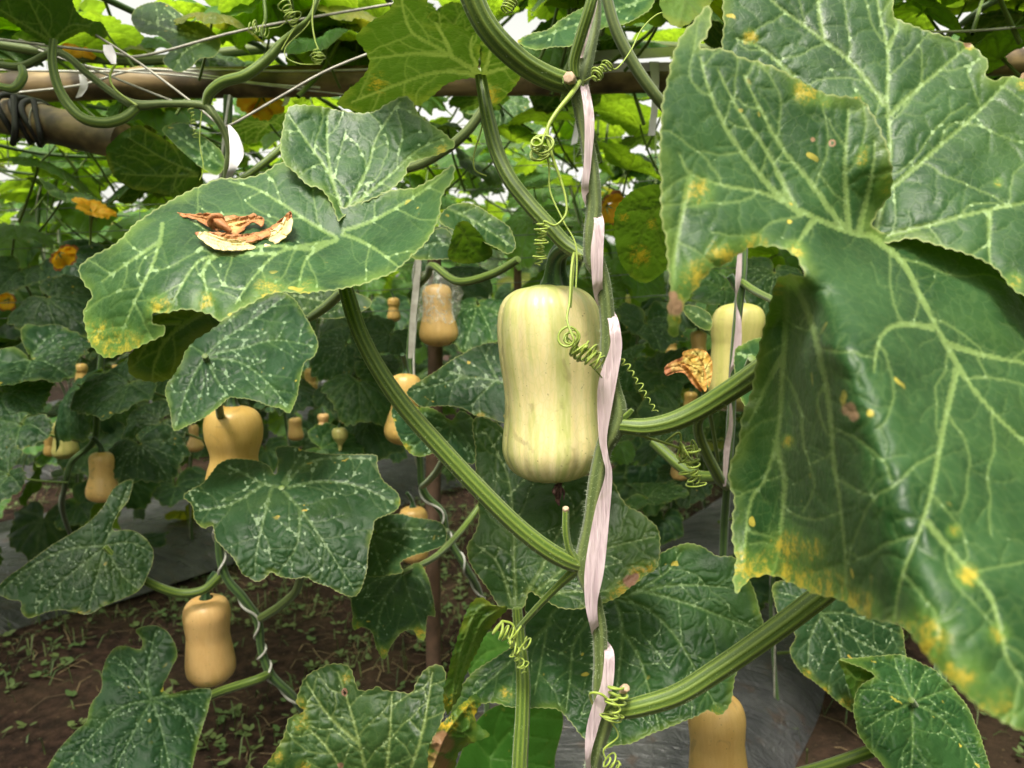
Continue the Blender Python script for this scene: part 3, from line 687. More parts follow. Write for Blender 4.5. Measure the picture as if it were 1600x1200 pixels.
# white strings stretched along the beam
for k, (lab, pts, r) in enumerate([
    ('bright white string running straight along the top of the bamboo beam', [(-40, 108, 1.44), (150, 112, 1.44), (330, 109, 1.44), (480, 111, 1.43), (700, 104, 1.45)], .0022),
    ('bright white string sagging from the bamboo beam behind the petiole loop', [(-30, 150, 1.42), (120, 134, 1.42), (230, 108, 1.43), (400, 130, 1.42), (500, 137, 1.42)], .0022),
    ('thin white string crossing low over the face of the bamboo beam', [(60, 78, 1.40), (150, 106, 1.41), (300, 120, 1.42), (480, 141, 1.42), (560, 150, 1.44)], .0016),
    ('grey cord rising over the pale leaf towards the upper right', [(-30, 58, 1.1), (170, 82, 1.1), (230, 86, 1.1), (390, 45, 1.12), (620, 5, 1.15)], .0020),
    ('grey cord slanting down from the dark roof leaf to the knotted vine', [(30, 62, 1.15), (130, 102, 1.15), (270, 158, 1.14), (300, 166, 1.14)], .0018),
    ('dark cord slanting down to the white ribbon knot', [(150, 55, 1.05), (220, 100, 1.05), (300, 160, 1.05), (340, 194, 1.05)], .0018),
    ('taut grey cord pulled from the ribbon knot up to the right', [(342, 198, 1.05), (365, 193, 1.05), (440, 150, 1.06), (520, 106, 1.08), (640, 60, 1.1)], .0018),
    ('pale string stretched over the top right leaves', [(1440, 50, 1.2), (1520, 48, 1.2), (1600, 42, 1.2), (1700, 36, 1.2)], .0020)]):
    cord('string', lab, pts, r, 'string' if k in (0, 1, 2, 7) else 'greystring')
# white plastic film over the right end of the beam and its hanging strip
def strip(mb, c, hw, dirn=None, thick=.0):
    """ribbon through centre points (n,3 world) with half-width vectors (n,3)"""
    c = catmull(np.c_[c, hw], n=8); p, h = c[:, :3], c[:, 3:]; n = len(p); m = 6
    u = np.linspace(-1, 1, m); V = p[:, None] + h[:, None] * u[None, :, None]
    nr = np.cross(np.gradient(p, axis=0), h); nr /= np.linalg.norm(nr, axis=1)[:, None] + 1e-12
    V = V + nr[:, None] * (np.array([0, .25, -.15, .2, -.1, .1]) * .0016)[None, :, None] * np.linalg.norm(h, axis=1)[:, None, None] / .006
    i = np.arange(n - 1)[:, None] * m; j = np.arange(m - 1)[None]
    mb.add(V.reshape(-1, 3), np.stack([i + j, i + j + 1, i + m + j + 1, i + m + j], -1).reshape(-1, 4), 0)
t = thing('plastic_film', 'crumpled white plastic film wrapped round the right end of the bamboo beam', 'plastic film', P(980, 100, 1.5))
mb = MB(); strip(mb, PA([(900, 92, 1.50), (950, 86, 1.49), (1000, 84, 1.49), (1060, 80, 1.5)]), [(0, 0, .010)] * 4)
strip(mb, PA([(905, 110, 1.47), (960, 106, 1.47), (1050, 104, 1.47)]), [(0, -.004, .007)] * 3); mb.build('film', M['film'], t)
mb = MB(); strip(mb, PA([(1022, 96, 1.46), (1024, 150, 1.46), (1018, 212, 1.47)]), [(.010, 0, 0), (.008, .006, 0), (.007, 0, 0)]); mb.build('hanging_strip', M['film'], t)
for k, (lab, x, y0, y1, d) in enumerate([('white tape hanging straight down from the beam left of the main vine', 902, 118, 225, 1.4), ('short white tape end hanging at the left of the bamboo beam', 128, 116, 152, 1.35),
                                ('white tape hanging under the beam behind the orange flower', 450, 108, 165, 1.5)]):
    mb = MB(); strip(mb, PA([(x, y0, d), (x + 3, (y0 + y1) / 2, d), (x - 5, y1, d)]), [(.006, 0, 0), (.005, .004, 0), (.006, 0, .002)]); tag(mb.build('hanging_tape', M['film']), lab, 'plastic tape')
t = thing('trellis_net', 'net of thin dark wires stretched under the canopy behind the main vine', 'wire net', P(800, 300, 2.2))
mb = MB(); rn = np.random.RandomState(4)
for k in range(9):
    y = 175 + k * 36; tube(mb, PA([(-500, y + 60 + rn.uniform(-8, 8), 2.3), (100, y + 38 + rn.uniform(-8, 8), 2.2), (600, y + 22 + rn.uniform(-6, 6), 2.2), (900, y + 8, 2.2), (1100, y - 6, 2.25), (1700, y - 40, 2.4)]), .0013, 5, smooth=4)
mb.build('wire', M['wire'], t)
mb = MB()
for k in range(15):
    x = -350 + k * 140 + rn.uniform(-30, 30); tube(mb, PA([(x, 60, 2.25), (x + rn.uniform(-20, 20), 250, 2.2), (x + rn.uniform(-30, 30), 470, 2.2)]), .0011, 5, smooth=4)
mb.build('cross_wire', M['wire'], t)
for lab, x, y0, y1, r_, d in [('reddish wooden stake in the ground beside the bagged squash', 676, 380, 905, .019, 1.75), ('thin wooden post standing far behind above the main squash', 806, 395, 560, .018, 3.0),
                          ('thin wooden post far behind right of the main vine', 985, 545, 660, .02, 3.2)]:
    t = thing('wooden_stake', lab, 'stake', P(x, y1, d)); mb = MB(); a_, b_ = P(x + 2, y0, d), P(x, y1, d); 
    tube(mb, [a_, a_ * .6 + b_ * .4 + [.004, 0, 0], a_ * .3 + b_ * .7, b_, [b_[0], b_[1], -.05]], [r_ * .9, r_, r_ * 1.02, r_, r_], 9, ribs=4, depth=.12, smooth=5, wob=.05); mb.build('post', M['wood'], t)

# ================================================================ MAIN VINE
HM = lambda m: [M[m], M['hair']]
vine = thing('squash_vine', 'thick hairy green vine bound with pink tape, its ribbed leaf stalks spreading both ways', 'vine', row(-.33, .55))
vine.location = Vector([float(c) for c in (P(925, 1215, .64)[0] + .01, .66, 0)])
mb = MB(); px = F / .62
stem = [(930, -330, .63, 9), (931, -120, .63, 10), (929, -20, .63, 10), (927, 40, .625, 10), (914, 100, .62, 12), (905, 140, .62, 12.5), (911, 185, .62, 10.5), (923, 260, .62, 10.5), (928, 320, .62, 11), (924, 370, .62, 11.5), (928, 405, .622, 14), (942, 440, .62, 11), (949, 500, .62, 10.5), (949, 550, .62, 10.5),
        (957, 600, .62, 11), (964, 643, .618, 14), (957, 672, .618, 15), (942, 706, .62, 12.5), (930, 770, .62, 12), (922, 830, .62, 12), (914, 884, .62, 15), (926, 930, .62, 11), (936, 975, .62, 10.5), (938, 1040, .62, 10.5), (938, 1085, .62, 12), (944, 1118, .62, 14), (932, 1170, .62, 12), (925, 1225, .63, 12), (935, 1350, .65, 12), (930, 1600, .68, 12)]
sp_ = [P(a, b, c) for a, b, c, r in stem] + [np.array([vine.location.x, .66, .25]), np.array([vine.location.x, .66, -.02])]; sr_ = [1.12 * r / px for *_, r in stem] + [.0075, .008]
tube(mb, sp_, sr_, 24, ribs=6, depth=.10, hair=4200, hlen=.0028, wob=.06); mb.build('stem', HM('stem'), vine)
def petiole(pts, parent=None, name='petiole', hair=1500, mat='petiole', ribs=9, depth=.16, label=None):
    p = np.array(pts, float); mb = MB(); tube(mb, PA(p[:, :3]), p[:, 3] * p[:, 2] / F, 32, ribs=ribs, depth=depth, hair=hair, hlen=.0016, smooth=10)
    o = mb.build(name, HM(mat), parent or vine); 
    if label: o['label'] = label
    return o
petiole([(725, -40, .56, 20), (748, 20, .57, 19), (775, 60, .58, 19), (815, 97, .595, 18.5), (855, 120, .61, 18), (892, 132, .62, 16), (912, 138, .625, 10)])
petiole([(935, -40, .58, 8), (922, 10, .585, 9), (908, 55, .595, 9), (897, 95, .605, 8.5), (898, 120, .61, 8)])
petiole([(750, 112, .70, 9), (756, 150, .69, 10), (764, 190, .68, 11.5), (776, 235, .67, 12), (797, 280, .66, 12.5), (828, 320, .65, 12.5), (860, 355, .645, 12.5), (885, 382, .64, 12), (915, 402, .63, 10)])
petiole([(527, 372, .600, 9), (534, 420, .600, 10), (545, 468, .60, 12.5), (562, 520, .60, 13), (590, 575, .60, 13.5), (632, 636, .60, 14.5), (690, 702, .60, 14.5), (750, 766, .603, 14.5), (805, 820, .607, 14.5), (850, 856, .61, 14.5), (885, 876, .615, 14), (908, 884, .62, 11)])
petiole([(955, 664, .62, 11), (975, 666, .615, 13), (1010, 668, .61, 15), (1050, 660, .605, 16), (1090, 642, .60, 17), (1130, 618, .59, 17.5), (1175, 588, .57, 18.5), (1230, 545, .53, 19), (1300, 470, .47, 19), (1350, 400, .438, 14)])
petiole([(940, 1112, .62, 13), (965, 1110, .612, 14), (1000, 1104, .605, 15.5), (1060, 1085, .60, 16.5), (1120, 1048, .598, 17), (1190, 1000, .595, 17.5), (1260, 948, .59, 18), (1310, 905, .585, 18.5), (1400, 800, .57, 19), (1500, 650, .58, 18)])
petiole([(808, 950, .70, 8), (812, 1000, .70, 10), (817, 1060, .69, 11.5), (816, 1120, .685, 12), (812, 1200, .68, 13), (812, 1300, .68, 13), (850, 1420, .67, 13), (930, 1500, .665, 10)])
petiole([(806, 986, .67, 4), (825, 965, .655, 5.5), (850, 938, .64, 6), (880, 908, .628, 7), (902, 888, .62, 10)], hair=600, ribs=6)
petiole([(884, 798, .61, 5.5), (884, 830, .61, 6), (890, 860, .613, 6.5), (905, 882, .618, 9)], name='cut_stalk', ribs=5)
petiole([(988, 640, .61, 4), (978, 650, .613, 6), (966, 658, .617, 8)], name='bud', ribs=4, hair=0)
petiole([(975, 1078, .60, 7), (966, 1090, .605, 6), (950, 1106, .613, 8)], name='cut_stalk', ribs=5, hair=600)
mb = MB()
for (x, y, d, r, v) in ((889, 121, .598, 10, (-.3, -1, .1)), (884, 795, .609, 5.5, (0, -.5, 1)), (978, 1075, .597, 7, (.4, -.6, .7))):
    mb = MB(); c = P(x, y, d); v = np.array(v) / np.linalg.norm(v); rr = r * d / F
    tube(mb, [c - v * .006, c, c + v * .0012], [rr * .95, rr, rr * .8], 14, smooth=3, ribs=7, depth=.12)
    mb.build('cut_end', M['cutwood'], vine)
petiole([(893, 132, .61, 11), (888, 124, .602, 11)], name='stub', hair=0)

# left leaf, cupped and holding a dried flower
main_ctrl = [(340, 280, .63), (430, 262, .63), (530, 372, .585), (545, 325, .60), (640, 300, .60), (700, 262, .575), (690, 330, .54), (620, 420, .515), (540, 450, .51), (460, 457, .50), (344, 500, .49), (300, 420, .515), (240, 490, .50), (250, 375, .545), (180, 380, .56), (122, 420, .57), (135, 500, .545), (180, 550, .52), (250, 515, .505), (400, 350, .575), (420, 410, .53)]
main_leaf = dict(outline=[(122, 420), (145, 400), (180, 380), (220, 342), (280, 306), (340, 280), (388, 278), (416, 266), (440, 254), (475, 264), (508, 292), (529, 322), (546, 322), (575, 308), (610, 297), (644, 293), (676, 279), (708, 256), (709, 280), (692, 306), (686, 340), (662, 382), (622, 420), (580, 440), (540, 450), (500, 456), (460, 458), (428, 457), (396, 473), (372, 484), (344, 502), (328, 491), (292, 484), (262, 489), (240, 490), (240, 506), (256, 509), (255, 523), (220, 541), (192, 552), (168, 560), (146, 545), (134, 516), (130, 488), (138, 472), (144, 460), (132, 444)],
    ctrl=main_ctrl, mains=[[(525, 371), (480, 345), (440, 318), (400, 295), (358, 283)], [(526, 374), (485, 389), (430, 384), (370, 384), (300, 345)], [(254, 350), (250, 380), (232, 430), (205, 480), (182, 535)], [(251, 378), (205, 408), (160, 440)],
           [(536, 366), (580, 385), (624, 418)], [(524, 376), (480, 402), (466, 448)], [(515, 378), (440, 392), (398, 430), (368, 474)], [(430, 396), (330, 400), (296, 425), (270, 470)], [(538, 360), (580, 345), (640, 312), (698, 270)], [(350, 392), (318, 420), (330, 480)]],
    seed=11, relief=.7, grid=2.7, gap1=24, gap2=11, fl=.75, yel=[(190, 545, 40), (150, 520, 26), (250, 480, 22), (420, 455, 26), (320, 470, 18), (480, 452, 18)], w=(1.5, .7, .42))
up_leaf = dict(outline=[(441, 250), (439, 220), (446, 178), (460, 164), (500, 166), (536, 173), (580, 174), (608, 160), (632, 150), (646, 160), (654, 178), (680, 198), (700, 212), (711, 228), (680, 243), (640, 256), (632, 276), (606, 300), (566, 318), (542, 334), (528, 345), (518, 318), (500, 296), (480, 290), (462, 272)],
    ctrl=[(440, 235, .615), (460, 170, .64), (540, 180, .655), (632, 152, .64), (710, 228, .60), (632, 276, .62), (540, 335, .592), (480, 288, .603), (560, 250, .63)], mains=[[(536, 332), (512, 268), (480, 222), (450, 178)], [(538, 330), (572, 270), (590, 212), (626, 158)], [(542, 328), (600, 282), (650, 236), (694, 218)], [(524, 300), (512, 240), (512, 180)]],
    seed=12, relief=.7, grid=2.7, gap1=24, gap2=11, fl=.8, yel=[(690, 238, 16)], w=(1.5, .7, .42))
blade(vine, [main_leaf, up_leaf], 'leaf_near', label='broad cupped green leaf with pale veins holding a dried flower')
blade(vine, dict(outline=[(236, 498), (262, 486), (292, 482), (330, 488), (346, 500), (328, 516), (308, 530), (290, 548), (278, 576), (266, 592), (240, 597), (206, 588), (200, 568), (206, 550), (240, 520)],
    ctrl=[(240, 490, .56), (340, 500, .56), (290, 548, .59), (240, 597, .60), (204, 560, .57)], mains=[[(330, 480), (270, 520), (245, 560), (238, 592)], [(280, 505), (250, 510), (215, 560)]], seed=13, under=True), 'leaf_roof', label='dark folded under leaf lobe')
# leaf seen from below at the top
blade(vine, [dict(outline=[(556, 60), (566, 44), (585, 30), (604, 20), (616, -4), (622, -50), (666, -50), (668, 24), (673, 34), (700, 36), (716, 40), (736, 52), (749, 55), (750, 80), (747, 104), (753, 120), (732, 122), (700, 130), (676, 149), (652, 166), (634, 152), (612, 162), (582, 176), (548, 173), (526, 162), (540, 144), (562, 124), (576, 100), (570, 78)],
    ctrl=[(752, 118, .70), (640, -40, .50), (570, 60, .62), (540, 160, .78), (660, 165, .80), (740, 60, .62)], mains=[[(752, 117), (690, 78), (640, 45), (625, -20)], [(700, 86), (640, 84), (575, 92)], [(750, 118), (690, 112), (620, 132), (550, 160)], [(706, 88), (694, 60), (668, 10)], [(750, 112), (735, 80), (738, 56)]], seed=14, under=True, yel=[(590, 130, 20)]),
    dict(outline=[(753, 118), (750, 84), (754, 60), (772, 58), (798, 84), (818, 100), (812, 122), (786, 156), (766, 168), (758, 144)], ctrl=[(753, 118, .70), (815, 100, .70), (766, 165, .80), (760, 60, .60)], mains=[[(753, 118), (780, 108), (812, 104)], [(754, 120), (770, 145), (766, 165)], [(754, 116), (765, 85), (764, 62)]], seed=15, under=True, yel=[(766, 150, 22)])],
    'leaf_roof', label='dark leaf at the top seen from below with yellow green veins')
# leaves behind the stem, lower middle
I_leaf = dict(outline=[(740, 655), (776, 660), (830, 720), (900, 742), (945, 742), (958, 752), (968, 772), (980, 790), (1000, 800), (1016, 812), (1030, 830), (1031, 860), (1027, 886), (1008, 900), (990, 914), (970, 930), (948, 942), (920, 950), (882, 952), (855, 940), (838, 930), (826, 926), (818, 950), (800, 952), (780, 948), (768, 930), (757, 912), (740, 890), (731, 870), (730, 852), (744, 828), (748, 800), (744, 760), (742, 700)],
    ctrl=[(805, 948, .70), (740, 655, .80), (745, 800, .75), (732, 860, .72), (860, 800, .745), (950, 750, .76), (1030, 840, .71), (950, 940, .68), (880, 950, .675), (900, 870, .72), (820, 740, .79)],
    mains=[[(806, 948), (804, 880), (802, 820), (792, 740), (756, 670)], [(812, 944), (850, 880), (880, 820), (935, 758)], [(816, 944), (880, 890), (950, 856), (1024, 838)], [(800, 944), (778, 880), (742, 850)], [(824, 938), (880, 925), (950, 922), (1000, 896)], [(802, 820), (770, 770), (745, 740)]],
    seed=21, grid=2.6, fl=.7, yel=[(1000, 898, 24), (972, 925, 22), (1020, 885, 12), (960, 935, 14)], brn=[(985, 908, 13), (992, 902, 8)])
blade(vine, I_leaf, 'leaf', label='leaf below the main squash with a browned yellow corner')
J_leaf = dict(outline=[(826, 925), (900, 930), (960, 920), (1000, 895), (1022, 872), (1040, 860), (1070, 848), (1095, 853), (1120, 868), (1146, 870), (1160, 890), (1178, 920), (1188, 955), (1194, 976), (1186, 1000), (1165, 1030), (1150, 1055), (1146, 1076), (1140, 1100), (1126, 1118), (1106, 1110), (1090, 1118), (1060, 1131), (1020, 1146), (985, 1162), (960, 1165), (945, 1171), (930, 1170), (908, 1150), (890, 1126), (872, 1110), (850, 1107), (800, 1105), (770, 1099), (740, 1104), (716, 1118), (700, 1128), (712, 1090), (728, 1062), (750, 1042), (775, 1026), (800, 1008), (820, 980)],
    ctrl=[(960, 930, .80), (820, 1000, .78), (720, 1100, .74), (850, 1100, .72), (945, 1165, .70), (1060, 1120, .70), (1140, 1100, .71), (1190, 970, .76), (1100, 855, .80), (1040, 970, .765), (900, 1020, .765)],
    mains=[[(958, 930), (984, 928), (1040, 895), (1064, 862)], [(984, 928), (1060, 914), (1140, 918)], [(1010, 924), (1080, 945), (1140, 968), (1186, 985)], [(962, 934), (1010, 950), (1052, 990), (1080, 1035), (1100, 1070), (1120, 1105)], [(960, 934), (972, 980), (966, 1060), (950, 1150)], [(971, 985), (1000, 1030), (1020, 1100), (1030, 1138)], [(952, 934), (870, 950), (850, 1010), (835, 1085)], [(950, 935), (900, 1000), (890, 1060), (885, 1110)], [(860, 975), (790, 1040), (730, 1095)]],
    seed=22, grid=2.6, fl=.6, yel=[(940, 1165, 14), (1120, 1112, 12), (1186, 950, 12), (1185, 1000, 10), (790, 1085, 14)])
blade(vine, J_leaf, 'leaf', label='widest leaf low behind the taped stem')
blade(vine, dict(outline=[(792, 948), (772, 946), (754, 934), (740, 938), (726, 960), (716, 992), (706, 1024), (698, 1060), (692, 1080), (694, 1100), (700, 1117), (707, 1104), (720, 1086), (725, 1062), (736, 1036), (748, 1016), (757, 994), (774, 972), (790, 956)],
    ctrl=[(790, 950, .70), (740, 940, .69), (706, 1024, .67), (698, 1110, .67), (748, 1016, .72), (724, 1064, .71)], mains=[[(788, 950), (750, 950), (722, 1010), (705, 1100)], [(780, 952), (752, 975), (726, 1040), (712, 1085)]], seed=23, grid=2.4, under=True, yel=[(700, 1095, 14)], relief=1.6), 'leaf', label='narrow rolled leaf edge curling downwards')
blade(vine, dict(outline=[(672, 1215), (671, 1165), (684, 1140), (702, 1118), (726, 1096), (742, 1084), (752, 1098), (742, 1120), (750, 1136), (765, 1148), (742, 1160), (718, 1174), (706, 1215)],
    ctrl=[(680, 1200, .66), (745, 1090, .70), (760, 1150, .67), (700, 1140, .655), (720, 1180, .68)], mains=[[(675, 1200), (700, 1140), (740, 1095)]], seed=24, grid=2.4, under=True, brn=[(680, 1200, 30), (690, 1160, 22)], yel=[(700, 1130, 20), (735, 1110, 20)], relief=2.), 'leaf', label='shrivelled brown and yellow leaf edge')
L_leaf = dict(outline=[(396, 1300), (402, 1220), (424, 1182), (438, 1160), (446, 1140), (452, 1122), (474, 1112), (462, 1098), (466, 1080), (482, 1054), (508, 1040), (532, 1037), (548, 1044), (554, 1062), (561, 1077), (580, 1076), (590, 1071), (600, 1078), (622, 1080), (642, 1082), (650, 1066), (664, 1046), (682, 1038), (695, 1048), (698, 1074), (696, 1106), (688, 1136), (678, 1160), (684, 1210), (700, 1300), (560, 1420)],
    ctrl=[(585, 1290, .70), (400, 1220, .66), (480, 1060, .70), (540, 1040, .71), (600, 1078, .70), (682, 1038, .70), (680, 1160, .665), (560, 1420, .63), (560, 1150, .69)],
    mains=[[(585, 1290), (570, 1200), (548, 1110), (528, 1050)], [(588, 1290), (606, 1180), (613, 1084)], [(592, 1290), (650, 1180), (676, 1050)], [(580, 1290), (520, 1180), (462, 1120)], [(578, 1295), (490, 1230), (410, 1210)], [(560, 1160), (515, 1120), (478, 1066)]],
    seed=25, grid=2.6, fl=.6, yel=[(465, 1105, 18), (470, 1130, 16), (430, 1180, 16), (475, 1200, 14), (540, 1060, 10)], brn=[(460, 1108, 6), (532, 1196, 6)], holes=[(538, 1082, 4)])
blade(vine, L_leaf, 'leaf_near', label='near leaf at the very bottom with small brown spots')
petiole([(585, 1290, .70, 9), (620, 1340, .72, 10), (700, 1400, .72, 11), (820, 1480, .70, 11), (925, 1540, .68, 10)])

# pink tape spiralling round the stem
W_ = 15.0
tape = [(932, -60, 3, .62), (931, 0, 3, .605), (918, 44, 5, .605), (906, 84, 6, .610), (904, 110, 6, .632), (913, 134, 7, .614), (921, 189, 8, .606), (918, 253, 6, .606), (914, 294, 6, .608), (918, 312, 7, .630), (928, 328, 8, .634), (936, 346, 8, .610), (933, 390, 10, .604), (933, 425, 9, .605), (934, 450, 8, .610), (938, 468, 8, .630), (948, 483, 8, .634), (957, 497, 8, .614), (961, 518, 9, .605), (962, 545, 10, .604), (948, 604, 14, .602), (942, 680, 7, .603), (946, 712, 5, .603), (951, 742, 6, .604), (941, 800, 12, .604), (929, 888, 15, .602), (924, 940, 10, .603), (928, 975, 7, .607), (933, 992, 7, .630), (943, 1006, 7, .633), (952, 1022, 8, .609), (948, 1072, 10, .604), (935, 1105, 10.5, .603), (924, 1145, 9, .604), (919, 1192, 4, .606), (930, 1240, 4, .64), (945, 1300, 8, .63)]
mb = MB(); tp_ = np.array(tape, float); c = PA(tp_[:, [0, 1, 3]]); 
hw = []
sg = 1
for k, (x, y, w_, d) in enumerate(tape):
    dep = math.sqrt(max(0, 1 - (w_ / W_) ** 2)) * .45; tt = (c[min(k + 1, len(c) - 1)] - c[max(k - 1, 0)]); tt /= np.linalg.norm(tt)
    side = np.cross(tt, [0, -1, 0]); side /= np.linalg.norm(side); side = side if side[0] > 0 else -side
    hw.append(side * w_ * d / F + np.array([0, 1, 0]) * dep * .004)
strip(mb, c, np.array(hw)); tag(mb.build('plastic_tape', M['tape']), 'pinkish white plastic tape spiralling down the thick main stem', 'tape')

# tendrils of the main vine
def tend(name='tendril'): 
    return MB()
T_ = .62
def P2(*a): return PA(np.array(a, float))
mb = MB(); coil(mb, P(842, 222, .585), P(848, 240, .600), 6, .0085, .0010, 3, .0025, lead=P2((905, 128, .612), (892, 148, .60), (868, 175, .595), (853, 205, .59)), tail=P2((858, 262, .6), (860, 300, .6), (880, 345, .595), (900, 385, .59), (900, 450, .585)))
tube(mb, P2((905, 128, .612), (892, 148, .60), (868, 178, .594), (855, 205, .59), (862, 240, .59), (876, 280, .592)), [.0024, .0022, .0019, .0016, .0013, .0012], 10); mb.build('tendril', M['tendril'], vine)
mb = MB(); coil(mb, P(848, 350, .59), P(842, 415, .60), 11, .0046, .0009, 4, .0008, lead=P2((876, 280, .592), (884, 310, .59), (884, 335, .588), (868, 352, .586), (852, 346, .586))); mb.build('tendril', M['tendril'], vine)
mb = MB(); coil(mb, P(889, 524, .570), P(893, 530, .590), 3.5, .0078, .0010, 5, .0018, lead=P2((897, 395, .60), (893, 420, .59), (890, 470, .582), (886, 500, .575)), tail=P2((897, 536, .585), (901, 540, .585)))
coil(mb, P(901, 540, .585), P(932, 566, .582), 11, .0066, .0010, 6, .0052, tail=P2((934, 582, .59), (940, 590, .597)))
tube(mb, P2((905, 400, .61), (897, 400, .603), (894, 430, .592), (891, 480, .585)), [.0020, .0019, .0016, .0012], 10); mb.build('tendril', M['tendril'], vine)
mb = MB(); coil(mb, P(974, 562, .625), P(1026, 645, .63), 8, .0026, .0006, 7, .0004, lead=P2((956, 600, .64), (964, 566, .63))); mb.build('tendril', M['tendril'], vine)
mb = MB(); coil(mb, P(1072, 700, .62), P(1088, 760, .625), 13, .0055, .0010, 8, .0040, lead=P2((968, 668, .62), (1000, 680, .62), (1045, 694, .62), (1062, 700, .62))); mb.build('tendril', M['tendril'], vine)
mb = MB(); coil(mb, P(1062, 708, .62), P(1090, 700, .618), 5, .0065, .0009, 18, .004, lead=P2((1040, 690, .622), (1060, 676, .62), (1064, 690, .62))); mb.build('tendril', M['tendril'], vine)
mb = MB(); coil(mb, P(782, 984, .655), P(818, 1005, .655), 9, .0066, .0011, 9, .0050, lead=P2((806, 990, .66), (800, 975, .66))); coil(mb, P(800, 1010, .655), P(820, 1050, .66), 8, .0042, .0008, 10, .0020); mb.build('tendril', M['tendril'], vine)
mb = MB(); coil(mb, P(966, 1072, .600), P(956, 1132, .597), 9, .0068, .0010, 11, .0040, lead=P2((962, 1100, .61), (974, 1076, .60)), tail=P2((966, 1150, .60), (944, 1170, .60), (946, 1185, .60))); coil(mb, P(950, 1185, .6), P(968, 1200, .6), 3, .006, .0008, 12, .001); tube(mb, P2((962, 1105, .6), (940, 1085, .594), (922, 1084, .598), (926, 1100, .605)), .0011, 7); mb.build('tendril', M['tendril'], vine)
mb = MB(); coil(mb, P(926, 122, .60), P(950, 100, .605), 6, .0046, .00085, 13, .0006, lead=P2((912, 128, .615)), tail=P2((962, 108, .61), (985, 80, .62), (1003, 45, .63), (1028, 22, .64), (1050, 20, .65))); mb.build('tendril', M['tendril'], vine)
mb = MB(); tube(mb, P2((757, 180, .68), (750, 210, .68), (741, 240, .68), (742, 265, .68), (760, 275, .68)), .0008, 6); mb.build('tendril', M['tendril'], vine)
mb = MB(); coil(mb, P(802, -4, .57), P(790, 18, .57), 5, .0045, .0009, 14, 0, lead=P2((815, -50, .57), (806, -20, .57))); mb.build('tendril', M['tendril'], vine)

# ================================================================ MAIN SQUASH
sq_d = .70; s_ = sq_d / F; topc = P(854, 447, sq_d)
sq = thing('butternut_squash', 'large pale green and cream butternut squash hanging beside the taped stem', 'squash', topc)
K = s_ * .985
prof = [(2, 18), (-1, 32), (-3, 44), (-8, 56), (-18, 69), (-36, 79), (-68, 84), (-110, 83), (-150, 78.5), (-180, 76.5), (-215, 78), (-246, 81.5), (-266, 81), (-286, 73), (-300, 60), (-309, 40), (-312, 22), (-310, 8), (-309, .1)]
body = link('body', squash_mesh('body', [(z * K, r * K) for z, r in prof], M['skin_green'], ribs=11, rib=.042, seed=5, n=160, bend=.0032)); body.parent = sq; body.rotation_euler = (R(-2), R(-1.2), R(35))
mb = MB(); base = np.array(topc); pt = lambda x, y, d: P(x, y, d)
tube(mb, [pt(868, 455, .700), pt(867, 447, .698), pt(867, 436, .695), pt(867, 420, .69), pt(871, 400, .682), pt(884, 387, .67), pt(903, 383, .652), pt(922, 388, .635)], np.array([33, 30, 23, 18, 16, 15, 14, 14]) * .68 / F, 40, ribs=5, depth=.30, smooth=10, hair=900, hlen=.0010)
o = mb.build('stalk', HM('peduncle'), sq)
mb = MB(); tube(mb, [pt(872, 757, .70), pt(874, 768, .698), pt(871, 779, .70), pt(874, 790, .70)], np.array([8, 5, 6, 1]) * .7 / F, 10, ribs=4, depth=.5, smooth=6, wob=.4); 
for k in range(4): tube(mb, [pt(872, 758, .698), pt(866 + 5 * k, 768, .69 + .004 * k), pt(868 + 4 * k, 776 + 2 * k, .695)], np.array([3, 4, .8]) * .7 / F, 6, ribs=2, depth=.6)
mb.build('blossom_remnant', M['dead'], sq)

# ================================================================ DRIED FLOWER lying in the left leaf
fl = thing('dried_flower', 'dried orange and cream squash flower lying in the cup of the broad leaf', 'flower', P(355, 360, .55))
lf = tps(main_ctrl)
def LD(x, y, up): return float(lf([(x, y)])[0]) - up
def petal(name, out, ups, mat, mains, **kw):
    mb = MB(); ctrl = [(x, y, LD(x, y, u)) for x, y, u in ups]; patch(mb, out, ctrl, mains, teeth=.5, grid=1.6, relief=1.3, crumple=.0011, gap1=9, gap2=30, **kw)
    o = mb.build(name, M[mat], fl); sd = o.modifiers.new('solid', 'SOLIDIFY'); sd.thickness = .0007; return o
petal('petal', [(304, 364), (322, 362), (340, 371), (372, 375), (404, 371), (432, 356), (442, 344), (453, 331), (457, 348), (452, 364), (432, 380), (404, 388), (372, 391), (340, 389), (316, 376)], [(304, 364, .014), (372, 375, .012), (453, 332, .024), (452, 364, .016), (404, 388, .005), (340, 389, .006), (432, 358, .012)], 'dry_cream', [[(316, 370), (372, 384), (432, 368), (453, 335)], [(320, 366), (372, 380), (430, 362)]], seed=31, brn=[(453, 334, 9), (306, 364, 6)])
petal('petal', [(306, 364), (340, 362), (372, 366), (404, 362), (432, 348), (452, 332), (446, 350), (430, 364), (400, 376), (372, 379), (340, 375), (320, 367)], [(306, 364, .012), (372, 372, .005), (450, 334, .020), (432, 352, .006), (400, 374, .006)], 'dry_orange', [[(316, 366), (372, 372), (440, 346)]], seed=32)
petal('petal', [(346, 342), (362, 336), (380, 338), (396, 333), (404, 337), (413, 343), (408, 354), (398, 347), (386, 352), (380, 360), (366, 368), (352, 360)], [(350, 345, .014), (396, 334, .022), (412, 344, .018), (380, 360, .008), (360, 364, .008)], 'dry_orange', [[(350, 352), (380, 344), (410, 343)], [(352, 356), (378, 352), (398, 340)]], seed=33, brn=[(345, 352, 7)])
